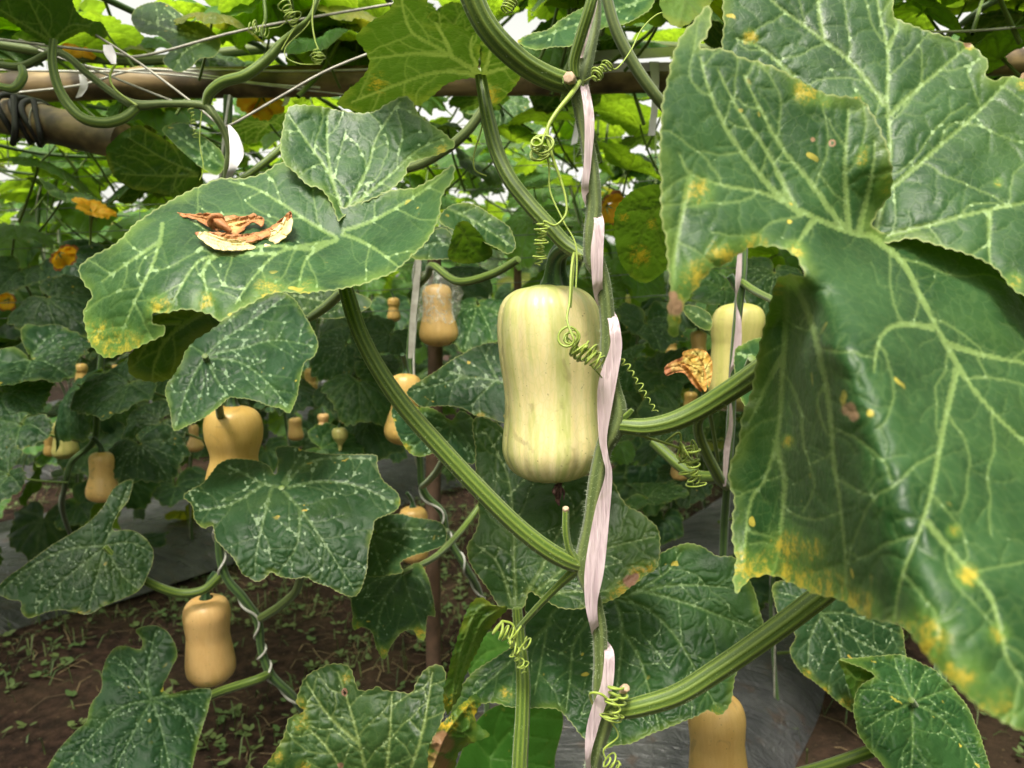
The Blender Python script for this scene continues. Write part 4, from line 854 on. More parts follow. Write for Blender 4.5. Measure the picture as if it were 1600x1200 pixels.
petal('petal', [(259, 331), (275, 332), (300, 334), (326, 333), (342, 338), (352, 350), (340, 360), (322, 352), (306, 343), (284, 338)], [(260, 332, .010), (300, 336, .014), (340, 340, .020), (335, 356, .008), (306, 343, .008)], 'dry_orange', [[(262, 332), (300, 338), (345, 348)], [(280, 333), (326, 338), (346, 342)]], seed=34, brn=[(330, 352, 12), (262, 332, 7)])
mb = MB(); c = P(338, 346, LD(338, 346, .016)); a = np.linspace(0, 6.5, 26); v1 = np.array([.8, -.1, .55]); v2 = np.array([-.35, -.6, .6])
tube(mb, c + .0052 * (np.cos(a)[:, None] * v1 + np.sin(a)[:, None] * v2), .0021 * (1 + .15 * np.sin(a * 5)), 9, smooth=1); tube(mb, [c + [-.004, .004, -.004], c, c + [.006, -.004, -.003], c + [.013, -.006, -.008]], [.004, .0042, .0038, .0015], 9, ribs=5, depth=.3)
mb.build('calyx', M['dry_orange'], fl)

# ================================================================ GIANT NEAR LEAF on the right
near = thing('squash_leaf', 'huge glossy leaf close up with bright veins and ragged yellow edges', 'leaf', P(1365, 372, .42))
R1 = dict(outline=[(1096, 74), (1132, 76), (1165, 91), (1205, 102), (1248, 124), (1284, 143), (1312, 151), (1344, 155), (1366, 184), (1382, 216), (1392, 248), (1395, 280), (1391, 306), (1376, 326), (1362, 350), (1380, 362), (1440, 360), (1520, 372), (1620, 400), (1760, 470), (1800, 800), (1780, 1190), (1680, 1175), (1602, 1146), (1560, 1124), (1520, 1098), (1480, 1060), (1452, 1030), (1430, 1002), (1411, 977), (1385, 972), (1352, 965), (1330, 950), (1308, 935), (1280, 930), (1250, 917), (1215, 902), (1192, 900), (1168, 908), (1152, 926), (1145, 908), (1149, 870), (1143, 820), (1145, 780), (1139, 740), (1150, 698), (1161, 650), (1172, 612), (1180, 580), (1184, 550), (1191, 520), (1198, 494), (1206, 462), (1212, 440), (1222, 430), (1244, 428), (1256, 433), (1250, 415), (1240, 398), (1215, 386), (1184, 385), (1160, 393), (1134, 412), (1112, 421), (1090, 450), (1077, 464), (1068, 482), (1058, 522), (1047, 522), (1043, 482), (1047, 440), (1042, 410), (1038, 370), (1033, 320), (1030, 250), (1034, 170), (1045, 110), (1062, 60), (1086, 30), (1108, 6), (1112, 30), (1104, 55)],
    ctrl=[(1362, 365, .435), (1390, 260, .425), (1360, 180, .43), (1300, 150, .43), (1200, 105, .425), (1100, 75, .42), (1105, 10, .44), (1035, 250, .385), (1042, 400, .37), (1052, 515, .36), (1100, 250, .40), (1200, 250, .415), (1200, 310, .405), (1300, 345, .415), (1130, 400, .375), (1230, 395, .385), (1252, 432, .375), (1290, 540, .345), (1330, 660, .322), (1365, 790, .302), (1395, 900, .286), (1410, 970, .28), (1225, 500, .44), (1195, 600, .46), (1150, 700, .475), (1145, 820, .465), (1152, 920, .44), (1230, 780, .425), (1260, 900, .395), (1330, 945, .34), (1310, 800, .345), (1450, 420, .425), (1600, 420, .435), (1760, 480, .44), (1450, 600, .345), (1600, 690, .35), (1500, 850, .285), (1440, 1010, .262), (1520, 1095, .25), (1680, 1170, .245), (1780, 900, .31)],
    mains=[[(1362, 368), (1330, 363), (1272, 340), (1200, 304), (1130, 288), (1078, 270), (1062, 240)], [(1248, 332), (1200, 288), (1140, 210), (1108, 140), (1094, 90)], [(1250, 334), (1230, 300), (1200, 240), (1152, 168), (1122, 110)], [(1316, 354), (1264, 282), (1216, 222), (1162, 118)], [(1326, 358), (1320, 250), (1326, 170)], [(1342, 362), (1364, 262), (1366, 220)], [(1274, 342), (1258, 362), (1238, 394)], [(1078, 270), (1066, 330), (1052, 420), (1050, 505)],
           [(1366, 372), (1410, 410), (1442, 470), (1490, 560), (1532, 622), (1605, 695), (1740, 800)], [(1495, 578), (1476, 660), (1456, 760), (1442, 810), (1416, 880), (1402, 930), (1398, 965)], [(1460, 512), (1405, 508), (1376, 530), (1366, 580)], [(1476, 535), (1540, 555), (1640, 575)], [(1448, 815), (1498, 876), (1545, 930), (1562, 985), (1580, 1040), (1640, 1120)], [(1228, 434), (1227, 500), (1222, 600), (1212, 690), (1196, 745), (1172, 790), (1160, 890)], [(1236, 434), (1264, 495), (1286, 580), (1298, 660), (1304, 730), (1315, 800), (1324, 930)], [(1212, 690), (1226, 755), (1218, 850), (1208, 892)], [(1222, 560), (1200, 600), (1170, 660)]],
    seed=41, grid=3.6, gap1=26, gap2=13, w=(1.6, .75, .45), fl=.5, relief=.6,
    yel=[(1090, 440, 39), (1130, 405, 33), (1052, 480, 34), (1180, 390, 27), (1240, 395, 21), (1180, 905, 45), (1240, 905, 39), (1230, 860, 36), (1290, 920, 42), (1340, 950, 36), (1440, 1000, 51), (1500, 1065, 45), (1560, 1110, 39), (1270, 860, 24), (1262, 140, 26), (1215, 450, 16), (1290, 160, 10), (1092, 300, 26), (1345, 250, 12), (1385, 290, 18), (1350, 235, 10), (1150, 880, 30), (1490, 830, 12), (1510, 900, 21), (1560, 990, 18), (1230, 690, 12)],
    brn=[(1055, 480, 17), (1052, 462, 10), (1300, 224, 7), (1270, 218, 5), (1326, 640, 14), (1334, 650, 10)], holes=[(1300, 224, 4)])
T1 = dict(outline=[(1122, -70), (1128, 0), (1131, 40), (1130, 85), (1180, 170), (1250, 260), (1320, 340), (1362, 376), (1395, 378), (1424, 373), (1476, 387), (1520, 401), (1552, 417), (1576, 445), (1600, 462), (1680, 500), (1760, 300), (1700, 110), (1610, 113), (1592, 122), (1576, 119), (1552, 124), (1542, 114), (1546, 98), (1530, 80), (1514, 68), (1496, 64), (1482, 58), (1440, 44), (1400, 28), (1396, 6), (1392, -70)],
    ctrl=[(1364, 372, .44), (1125, -60, .50), (1130, 60, .49), (1250, 240, .47), (1390, -60, .52), (1390, 150, .475), (1510, 70, .50), (1600, 115, .49), (1540, 260, .455), (1600, 460, .40), (1440, 376, .425), (1500, 330, .43), (1740, 300, .44)],
    mains=[[(1366, 370), (1384, 300), (1390, 240), (1387, 170), (1386, 80), (1374, 20), (1366, -50)], [(1387, 182), (1440, 134), (1514, 72)], [(1380, 162), (1350, 120), (1310, 80), (1205, 0), (1170, -50)], [(1390, 296), (1450, 246), (1520, 182), (1580, 120)], [(1364, 374), (1440, 354), (1520, 332), (1600, 317), (1720, 300)], [(1386, 75), (1400, 45), (1397, 28)], [(1288, 62), (1282, 30), (1276, -40)], [(1545, 328), (1545, 370), (1548, 412)], [(1240, 120), (1190, 75), (1150, 60)]],
    seed=42, grid=3.6, gap1=26, gap2=12, w=(1.7, .65, .4), fl=.7, relief=.75, yel=[(1172, 58, 14), (1340, 156, 10), (1600, 130, 14), (1560, 285, 8), (1515, 70, 12), (1585, 440, 16)], brn=[(1598, 114, 12), (1512, 68, 8)])
blade(near, [R1, T1], 'leaf_near', name='blade')
# ================================================================ OTHER LEAVES BY THE CAMERA
t = thing('roof_leaf', 'bright green leaf out of focus at the top left of the huge leaf', 'leaf', P(1070, 10, .5))
blade(t, dict(outline=[(1018, -60), (1030, 0), (1040, 30), (1060, 44), (1078, 36), (1100, 14), (1124, -10), (1130, -60)], ctrl=[(1018, -60, .5), (1130, -60, .54), (1060, 44, .47)], mains=[[(1075, -70), (1070, 0), (1060, 40)], [(1070, -30), (1040, 0)]], seed=51, under=True), 'leaf_backlit', 'blade')

def vine_thing(label, stem_pts, stem_px, base=None, mat='stemfar', group=None, string=True, hair=0):
    """stem_pts: (x, y, d) photo pixels; the stem runs on to the ground"""
    p = PA(stem_pts); b = base if base is not None else np.array([p[-1][0], p[-1][1], 0.]); t = thing('squash_vine', label, 'vine', b, group)
    mb = MB(); pp = np.r_[p, [[(p[-1][0] + b[0]) / 2, (p[-1][1] + b[1]) / 2, p[-1][2] / 2]], [[b[0], b[1], -.02]]] if p[-1][2] > .15 else np.r_[p, [[b[0], b[1], -.02]]]
    r = stem_px * stem_pts[0][2] / F; tube(mb, pp, r, 10, ribs=5, depth=.15, smooth=6, wob=.08, hair=hair); mb.build('stem', HM(mat), t)
    if string:
        q = catmull(pp, n=14); _, U, W = frames(q); a = np.arange(len(q)) * .17 * (1 + .25 * np.sin(np.arange(len(q)) * .11)); r2 = r * 1.15
        mb = MB(); tube(mb, q + r2 * (np.cos(a)[:, None] * U + np.sin(a)[:, None] * W), r * .30, 6, smooth=1); mb.build('climbing_string', M['string'], t)
    return t
def pet(t, pts, mat='petiole'):
    p = np.array(pts, float); mb = MB(); tube(mb, PA(p[:, :3]), p[:, 3] * p[:, 2] / F, 14, ribs=7, depth=.14, smooth=6, hair=300); mb.build('petiole', HM(mat), t)
v1 = vine_thing('vine with white string climbing beside the tan squash that hangs over bare soil', [(356, 150, 1.25), (350, 420, 1.28), (352, 640, 1.30), (346, 760, 1.32), (342, 850, 1.34), (352, 900, 1.35), (380, 935, 1.36), (402, 968, 1.37), (408, 1015, 1.38), (424, 1055, 1.39), (460, 1092, 1.42), (490, 1150, 1.5)], 7.5)
pet(v1, [(440, 762, 1.03, 5), (470, 850, 1.15, 6), (466, 915, 1.25, 6.5), (440, 945, 1.31, 7), (408, 966, 1.36, 7)])
pet(v1, [(164, 854, 1.27, 5), (200, 890, 1.29, 6), (240, 914, 1.31, 7), (280, 927, 1.33, 7), (318, 922, 1.34, 7), (345, 898, 1.35, 7)])
pet(v1, [(236, 1094, 1.26, 5), (300, 1096, 1.36, 6.5), (350, 1078, 1.36, 7), (400, 1062, 1.36, 7), (422, 1052, 1.39, 7)])
pet(v1, [(320, 556, 1.03, 5), (335, 600, 1.10, 6), (346, 660, 1.2, 6.5), (350, 700, 1.3, 7)])
M_leaf = dict(outline=[(286, 776), (300, 764), (320, 752), (340, 726), (362, 717), (392, 718), (418, 726), (430, 742), (434, 720), (431, 700), (456, 697), (474, 704), (490, 706), (512, 709), (560, 710), (588, 711), (590, 728), (598, 750), (622, 771), (624, 792), (606, 804), (586, 814), (583, 830), (577, 852), (574, 884), (570, 905), (556, 932), (530, 926), (516, 918), (492, 910), (478, 902), (462, 904), (436, 901), (424, 894), (414, 904), (400, 909), (388, 902), (378, 896), (364, 872), (350, 858), (336, 842), (332, 822), (318, 826), (304, 812), (300, 790)],
    ctrl=[(440, 762, 1.03), (290, 776, 1.0), (340, 840, .95), (400, 905, .93), (556, 930, .93), (620, 785, 1.02), (590, 712, 1.1), (440, 700, 1.12), (370, 720, 1.1), (450, 830, .955)],
    mains=[[(438, 762), (412, 756), (376, 738), (352, 728)], [(412, 757), (360, 788), (306, 798)], [(424, 764), (413, 808), (402, 856), (398, 900)], [(443, 767), (474, 802), (505, 846), (552, 920)], [(468, 795), (464, 850), (436, 894)], [(450, 762), (500, 752), (560, 760), (616, 786)], [(446, 758), (475, 726), (520, 716), (582, 717)], [(442, 754), (456, 730), (470, 708)]], seed=61, grid=2.3, fl=1.15, gap1=19, w=(2.3, 1.0, .55), relief=1.0, yel=[(625, 785, 8)])
blade(v1, M_leaf, 'leaf_dark', label='large dark leaf with silvery flecks below the cut off tan squash')
N_leaf = dict(outline=[(294, 537), (318, 516), (340, 503), (360, 492), (384, 477), (406, 464), (425, 458), (442, 456), (464, 472), (478, 496), (492, 520), (497, 540), (490, 558), (477, 566), (470, 588), (464, 620), (453, 645), (436, 638), (422, 635), (406, 628), (388, 624), (372, 622), (358, 622), (340, 637), (320, 653), (294, 665), (272, 673), (266, 644), (258, 610), (266, 590), (280, 572), (288, 552)],
    ctrl=[(322, 556, 1.04), (442, 456, 1.12), (495, 545, 1.02), (453, 642, .96), (270, 670, .97), (260, 600, 1.02), (380, 560, 1.04)], mains=[[(322, 555), (350, 530), (398, 498), (446, 464)], [(324, 556), (370, 545), (430, 532), (488, 540)], [(325, 560), (376, 566), (420, 600), (452, 640)], [(318, 560), (296, 600), (274, 668)], [(324, 562), (340, 595), (356, 618)], [(318, 553), (306, 544), (296, 540)]], seed=62, grid=2.4, fl=1.1, gap1=19, w=(2.1, .95, .5), relief=1.05)
blade(v1, N_leaf, 'leaf_dark', label='dark leaf directly under the broad cupped leaf')
O_leaf = dict(outline=[(-6, 922), (14, 900), (34, 886), (80, 852), (132, 820), (160, 793), (176, 765), (198, 750), (208, 753), (200, 782), (184, 804), (177, 828), (206, 828), (232, 846), (240, 872), (230, 900), (216, 924), (180, 940), (160, 948), (136, 960), (100, 953), (72, 957), (46, 966), (33, 955), (32, 940), (12, 936)],
    ctrl=[(164, 852, 1.27), (0, 922, 1.22), (200, 752, 1.33), (238, 870, 1.30), (136, 958, 1.20), (50, 962, 1.2)], mains=[[(164, 852), (100, 860), (40, 890), (4, 920)], [(162, 856), (108, 898), (55, 950)], [(163, 858), (150, 905), (138, 952)], [(166, 858), (192, 900), (216, 920)], [(164, 848), (180, 815), (202, 756)], [(168, 852), (205, 848), (236, 862)]], seed=63, grid=2.3, fl=1.1, gap1=20, relief=1.05, yel=[(120, 958, 10), (165, 948, 9)])
blade(v1, O_leaf, 'leaf_dark', label='dark leaf over the plastic sheet with a pointed left tip')
P_leaf = dict(outline=[(212, 984), (240, 977), (264, 990), (277, 1020), (266, 1048), (255, 1072), (262, 1084), (290, 1079), (328, 1076), (327, 1100), (319, 1128), (309, 1160), (300, 1200), (280, 1260), (150, 1300), (56, 1260), (78, 1192), (110, 1150), (134, 1128), (142, 1100), (158, 1078), (160, 1048), (173, 1018), (192, 1009), (218, 1014), (222, 1000)],
    ctrl=[(236, 1092, 1.24), (240, 978, 1.3), (326, 1080, 1.3), (290, 1220, 1.18), (70, 1240, 1.14), (150, 1090, 1.22), (170, 1020, 1.28)], mains=[[(236, 1090), (230, 1050), (244, 984)], [(234, 1090), (200, 1045), (178, 1025)], [(240, 1090), (280, 1085), (322, 1082)], [(234, 1094), (180, 1112), (100, 1200)], [(238, 1096), (255, 1150), (270, 1230)], [(235, 1096), (200, 1160), (150, 1260)], [(240, 1094), (290, 1120), (308, 1150)]], seed=64, grid=2.4, fl=1.0, gap1=20, relief=1.05)
blade(v1, P_leaf, 'leaf_dark', label='dark forked leaf low over the weedy soil')
v2 = vine_thing('thin vine wound round the reddish stake behind the long ribbed stalk', [(655, 395, 1.45), (650, 450, 1.45), (642, 520, 1.45), (640, 575, 1.45), (652, 640, 1.45), (656, 720, 1.46), (662, 768, 1.47), (690, 800, 1.48), (700, 840, 1.5), (730, 890, 1.52), (748, 925, 1.56), (760, 990, 1.65)], 6)
pet(v2, [(708, 660, 1.04, 4), (700, 700, 1.15, 5), (680, 740, 1.3, 5.5), (660, 760, 1.45, 5)]); pet(v2, [(585, 830, 1.1, 4), (620, 860, 1.2, 5), (680, 840, 1.35, 5), (698, 830, 1.47, 5)]); pet(v2, [(628, 895, 1.15, 4), (680, 870, 1.3, 5), (720, 830, 1.45, 5), (750, 790, 1.5, 5)])
pet(v2, [(648, 450, 1.45, 6), (668, 430, 1.4, 6), (676, 415, 1.35, 6), (715, 440, 1.3, 6.5), (770, 428, 1.25, 6.5), (810, 405, 1.2, 6)])
blade(v2, dict(outline=[(636, 610), (680, 580), (720, 554), (768, 535), (800, 560), (800, 655), (760, 652), (744, 650), (722, 638), (696, 634), (662, 636), (646, 626)], ctrl=[(790, 600, 1.0), (640, 612, .96), (768, 535, 1.06), (744, 650, .98), (700, 600, 1.0)], mains=[[(800, 600), (740, 590), (690, 600), (640, 612)], [(780, 598), (760, 560), (766, 540)], [(770, 598), (740, 630), (740, 648)], [(730, 590), (700, 580)]], seed=65, grid=2.4, fl=1.1, yel=[(750, 652, 10)]), 'leaf_dark', label='silver veined leaf tucked behind the main squash')
blade(v2, dict(outline=[(622, 626), (612, 644), (618, 668), (628, 692), (640, 708), (656, 714), (684, 708), (712, 716), (740, 725), (752, 700), (746, 672), (736, 650), (718, 642), (706, 656), (690, 646), (672, 636), (650, 636)], ctrl=[(708, 662, 1.02), (612, 644, .97), (640, 710, .95), (740, 724, 1.0), (740, 650, 1.08)], mains=[[(707, 662), (670, 650), (622, 634)], [(706, 664), (670, 680), (640, 704)], [(708, 666), (700, 690), (690, 708)], [(710, 664), (730, 690), (742, 720)], [(710, 660), (728, 655), (738, 652)]], seed=66, grid=2.3, fl=1.1, yel=[(634, 704, 14), (650, 640, 10)], brn=[(640, 660, 5)]), 'leaf_dark', label='leaf with a yellowed lower edge crossed by the long ribbed stalk')
blade(v2, dict(outline=[(572, 826), (600, 806), (624, 803), (645, 808), (690, 817), (697, 848), (668, 862), (640, 870), (626, 880), (630, 894), (610, 898), (590, 902), (570, 898), (560, 870)], ctrl=[(582, 834, 1.1), (697, 830, 1.05), (640, 870, 1.03), (575, 898, 1.05)], mains=[[(582, 834), (630, 826), (692, 830)], [(584, 836), (620, 850), (650, 862)], [(582, 838), (590, 870), (600, 898)], [(584, 832), (600, 815)]], seed=67, grid=2.2, fl=1.1, yel=[(575, 822, 9)]), 'leaf_dark', label='pointed leaf over the partly hidden round squash top')
blade(v2, dict(outline=[(546, 924), (562, 905), (584, 890), (606, 884), (624, 894), (640, 884), (656, 880), (668, 900), (676, 930), (680, 962), (668, 964), (664, 998), (654, 998), (644, 984), (626, 990), (612, 1008), (600, 1030), (588, 1012), (581, 988), (566, 980), (552, 984), (550, 950)], ctrl=[(628, 896, 1.17), (546, 924, 1.12), (600, 1030, 1.05), (680, 950, 1.14), (656, 880, 1.2)], mains=[[(627, 897), (600, 940), (590, 990), (598, 1026)], [(630, 898), (640, 930), (664, 990)], [(624, 897), (590, 905), (556, 930)], [(632, 896), (656, 905), (676, 950)], [(612, 920), (575, 960), (560, 980)]], seed=68, grid=2.2, fl=.7, yel=[(656, 990, 16), (598, 1020, 12), (560, 978, 8)]), 'leaf_dark', label='drooping leaf with yellow tips above the bare soil')
v4 = vine_thing('low vine whose crinkled leaves lie under the huge leaf', [(1500, 760, 1.3), (1490, 900, 1.2), (1470, 1050, 1.12), (1430, 1200, 1.1), (1420, 1400, 1.15)], 10, string=False)
pet(v4, [(1424, 1094, .90, 5), (1452, 1130, 1.0, 6), (1462, 1100, 1.1, 7)])
mb = MB(); tube(mb, PA([(1230, 1215, .95), (1290, 1198, .93), (1350, 1178, .92), (1400, 1160, .95), (1440, 1170, 1.08)]), [.008, .008, .008, .007, .006], 14, ribs=7, hair=300); mb.build('petiole', HM('petiole'), v4)
blade(v4, dict(outline=[(1334, 1096), (1345, 1070), (1366, 1057), (1348, 1044), (1312, 1030), (1344, 1027), (1400, 1022), (1422, 1028), (1440, 1036), (1462, 1048), (1486, 1072), (1512, 1104), (1524, 1130), (1534, 1155), (1548, 1205), (1560, 1260), (1480, 1280), (1410, 1240), (1380, 1196), (1360, 1174), (1344, 1152), (1336, 1128)],
    ctrl=[(1425, 1096, .91), (1312, 1030, .93), (1440, 1030, .97), (1490, 1075, .96), (1540, 1200, .88), (1480, 1270, .80), (1340, 1140, .85), (1400, 1060, .93), (1425, 1180, .85)], mains=[[(1425, 1094), (1404, 1050), (1398, 1030)], [(1427, 1092), (1440, 1060), (1450, 1046)], [(1428, 1096), (1470, 1080), (1488, 1074)], [(1422, 1094), (1380, 1080), (1345, 1078)], [(1422, 1098), (1380, 1120), (1350, 1140)], [(1425, 1100), (1426, 1160), (1420, 1230)], [(1428, 1098), (1480, 1130), (1530, 1200)]], seed=71, grid=2.3, relief=1.7, gap1=15, gap2=8, fl=.6, w=(2.0, 1.0, .6)), 'leaf', label='crinkled green leaf at the lower right')
blade(v4, dict(outline=[(1206, 918), (1222, 907), (1250, 912), (1290, 922), (1330, 940), (1380, 965), (1408, 980), (1414, 1010), (1412, 1040), (1370, 1050), (1340, 1075), (1334, 1112), (1318, 1104), (1304, 1092), (1280, 1072), (1250, 1048), (1234, 1018), (1242, 994), (1226, 974), (1214, 954)], ctrl=[(1282, 958, 1.02), (1206, 920, 1.04), (1412, 1010, 1.05), (1332, 1112, .94), (1240, 1020, .98)], mains=[[(1282, 957), (1250, 935), (1216, 925)], [(1284, 957), (1330, 960), (1405, 990)], [(1284, 960), (1310, 1010), (1330, 1100)], [(1282, 962), (1265, 1000), (1262, 1050)], [(1286, 962), (1340, 1000), (1400, 1030)]], seed=72, grid=2.3, fl=.9, yel=[(1322, 1100, 16), (1260, 1055, 12), (1224, 970, 10), (1290, 1078, 10)]), 'leaf_dark', label='dark leaf with an orange yellow rim crossed by the long lower stalk')
blade(v4, dict(outline=[(1310, 1030), (1338, 1036), (1366, 1057), (1346, 1070), (1336, 1092), (1324, 1070), (1318, 1050)], ctrl=[(1312, 1030, .935), (1366, 1057, .955), (1334, 1092, .93)], mains=[[(1312, 1031), (1336, 1060), (1350, 1064)]], seed=73, under=True, grid=2.3), 'leaf', label='dark underside of a folded leaf corner')
t = thing('weed_leaf', 'smooth bright green arrow shaped weed leaf low behind the bottom leaves', 'leaf', P(765, 1185, 1.0))
blade(t, dict(outline=[(700, 1250), (716, 1190), (735, 1140), (765, 1108), (800, 1098), (840, 1100), (872, 1106), (880, 1130), (868, 1180), (850, 1260)], ctrl=[(765, 1184, 1.05), (716, 1190, 1.0), (872, 1106, 1.0), (850, 1260, .95)], mains=[[(765, 1184), (800, 1140), (850, 1108)], [(766, 1186), (745, 1160), (735, 1142)], [(766, 1188), (770, 1220), (775, 1260)], [(767, 1186), (810, 1190), (860, 1200)]], seed=74, teeth=0, fl=0, gap1=30, gap2=60), 'weed', 'blade')
blade(t, dict(outline=[(745, 1000), (775, 985), (800, 1000), (800, 1030), (770, 1035), (742, 1060), (730, 1040)], ctrl=[(745, 1000, 1.05), (800, 1000, 1.08), (742, 1060, 1.0)], mains=[[(800, 1010), (760, 1020), (735, 1045)]], seed=75, teeth=0, fl=0), 'weed', 'blade')

# upper left knotted vine on the trellis
v6 = thing('squash_vine', 'knotted vine looping over the trellis at the upper left, tied with white ribbon', 'vine', P(340, 270, 1.05))
def pipe(t, name, pts, mat='stem', hair=500, ribs=6):
    p = np.array(pts, float); mb = MB(); tube(mb, PA(p[:, :3]), p[:, 3] * p[:, 2] / F, 14, ribs=ribs, depth=.12, smooth=8, hair=hair); return mb.build(name, HM(mat), t)
pipe(v6, 'stem', [(-40, 92, 1.08, 6), (30, 104, 1.07, 6), (90, 82, 1.06, 6), (140, 118, 1.05, 6), (180, 148, 1.04, 6), (214, 164, 1.03, 8), (260, 162, 1.03, 5.5), (318, 165, 1.03, 7), (335, 180, 1.03, 6.5), (350, 205, 1.04, 6), (358, 235, 1.05, 6), (354, 285, 1.07, 6), (360, 400, 1.15, 6)])
pipe(v6, 'petiole', [(84, 62, 1.0, 6), (82, 100, 1.0, 7), (95, 145, 1.0, 8), (125, 182, 1.0, 8.5), (160, 192, 1.01, 8.5), (192, 185, 1.02, 8), (214, 168, 1.03, 7)], 'petiole')
pipe(v6, 'petiole', [(322, 165, 1.03, 7), (328, 145, 1.02, 8), (350, 128, 1.01, 8.5), (385, 117, 1.0, 8.5), (418, 92, 1.0, 8), (440, 68, 1.0, 7), (462, 48, .99, 5), (485, 26, .98, 4), (498, -10, .98, 3.5)], 'petiole')
pipe(v6, 'petiole', [(340, 290, 1.06, 5), (380, 278, 1.08, 6), (430, 240, 1.1, 6.5), (470, 200, 1.14, 6.5)], 'petiole')
pipe(v6, 'petiole', [(0, 135, 1.02, 6), (22, 138, 1.02, 7), (36, 120, 1.03, 7), (34, 106, 1.05, 6)], 'petiole')
mb = MB()
coil(mb, P(390, 42, .98), P(418, 48, .98), 5, .008, .0008, 21, .003, tail=P2((440, 40, .98), (455, 20, .97), (450, -10, .97)))
coil(mb, P(446, 6, .97), P(462, 40, .97), 6, .009, .0009, 22, .002, lead=P2((440, -20, .97)), tail=P2((450, 60, .97), (440, 78, .97)))
coil(mb, P(496, 78, .97), P(498, 100, .97), 5, .008, .0009, 23, .001, lead=P2((492, -10, .97), (488, 30, .97), (492, 62, .97)), tail=P2((470, 100, .98), (448, 90, .98), (448, 72, .98), (480, 40, .98), (500, 0, .98)))
mb.build('tendril', M['tendril'], v6)
mb = MB(); coil(mb, P(298, 165, 1.03), P(306, 215, 1.03), 9, .0035, .0007, 24, .001); tube(mb, P2((214, 165, 1.02), (180, 140, 1.02), (172, 118, 1.02), (182, 98, 1.02)), .0017, 7); tube(mb, P2((316, 168, 1.03), (312, 220, 1.03), (318, 262, 1.03), (312, 282, 1.03)), .0008, 6); mb.build('tendril', M['tendril'], v6)
mb = MB(); strip(mb, PA([(358, 196, 1.03), (366, 215, 1.02), (370, 240, 1.02), (364, 262, 1.02), (358, 276, 1.03), (355, 300, 1.05)]), [(.002, 0, 0), (.007, 0, .001), (.009, .002, 0), (.006, 0, 0), (.004, .002, 0), (.004, 0, 0)]); tag(mb.build('ribbon', M['film']), 'loose white ribbon knotted on the looping vine', 'ribbon')
mb = MB(); strip(mb, PA([(168, 70, .98), (172, 85, .98), (178, 100, .98)]), [(.006, 0, 0), (.007, .002, 0), (.003, 0, 0)]); tag(mb.build('ribbon', M['film']), 'short white ribbon tied on the cord in front of the dark roof leaf', 'ribbon')
def small_leaf(t, out, d, mains, seed, under=False, mat='leaf', tilt=(0, 0), label=None, **kw):
    o = np.array(out, float); c = o.mean(0); ctrl = [(c[0], c[1], d), (c[0] + 80, c[1], d + tilt[0]), (c[0], c[1] + 80, d + tilt[1])]
    ctrl = [(x, y, z) for x, y, z in ctrl]
    return blade(t, dict(outline=out, ctrl=ctrl, mains=mains, seed=seed, under=under, grid=2.6, relief=1.05, **kw), mat, label=label)
small_leaf(v6, [(-30, -30), (90, -30), (120, 18), (142, 32), (160, 36), (167, 56), (150, 60), (130, 50), (108, 60), (80, 72), (60, 62), (36, 48), (0, 26), (-40, 30)], 1.0, [[(82, 66), (60, 30), (40, -10)], [(82, 66), (110, 40), (140, 42)], [(82, 66), (40, 40), (0, 15)]], 81, True, 'leaf_roof', tilt=(.04, .06), label='dark roof leaf at the top left corner')
small_leaf(v6, [(165, 236), (178, 218), (195, 204), (216, 195), (234, 204), (248, 212), (270, 226), (298, 248), (314, 266), (316, 290), (298, 302), (276, 308), (240, 300), (204, 294), (176, 272)], 1.12, [[(310, 272), (260, 250), (200, 215)], [(308, 274), (250, 275), (190, 272)], [(280, 260), (270, 300)]], 82, True, 'leaf_roof', (.04, .05), label='dark leaf under the bamboo crossbar seen from below')
small_leaf(v6, [(205, 28), (214, 12), (235, 4), (256, 4), (276, 16), (292, 32), (310, 34), (330, 46), (345, 66), (336, 88), (312, 92), (298, 106), (278, 113), (262, 104), (254, 92), (268, 74), (252, 58), (232, 54), (215, 48)], 1.2, [[(330, 60), (280, 50), (215, 28)], [(325, 62), (290, 80), (272, 108)], [(322, 58), (290, 40), (256, 12)]], 83, False, 'leaf', (.03, -.1), label='pale grey green leaf catching the light on the trellis top')
small_leaf(v6, [(254, 204), (268, 194), (292, 193), (306, 206), (330, 222), (348, 240), (350, 262), (338, 274), (322, 266), (300, 252), (278, 230)], 1.18, [[(345, 258), (310, 235), (262, 202)], [(335, 250), (320, 225)], [(325, 245), (300, 248)]], 84, False, 'leaf', (.03, -.1), label='small pale leaf beside the white ribbon')
v7 = thing('squash_vine', 'vine running along the trellis top with grey green leaves behind the main stem', 'vine', P(900, 40, .95))
pipe(v7, 'stem', [(940, -40, .92, 8), (960, 40, .93, 9), (990, 100, .94, 9.5), (1025, 150, .95, 9), (1060, 190, .97, 9)]); pipe(v7, 'stem', [(560, 268, 1.2, 8), (640, 262, 1.2, 8), (690, 238, 1.18, 8), (730, 205, 1.16, 8), (756, 168, 1.15, 7)])
small_leaf(v7, [(808, 66), (830, 52), (856, 46), (880, 28), (918, 8), (960, -12), (1020, -16), (1020, 8), (1000, 26), (970, 40), (944, 44), (915, 62), (890, 72), (862, 74), (838, 78)], .95, [[(1015, -5), (930, 28), (830, 62)], [(960, 15), (945, 40)], [(930, 25), (900, 20)]], 85, False, 'leaf', (.02, -.1), label='slanting grey green leaf behind the thick upper stalk', yel=[(805, 64, 12)])
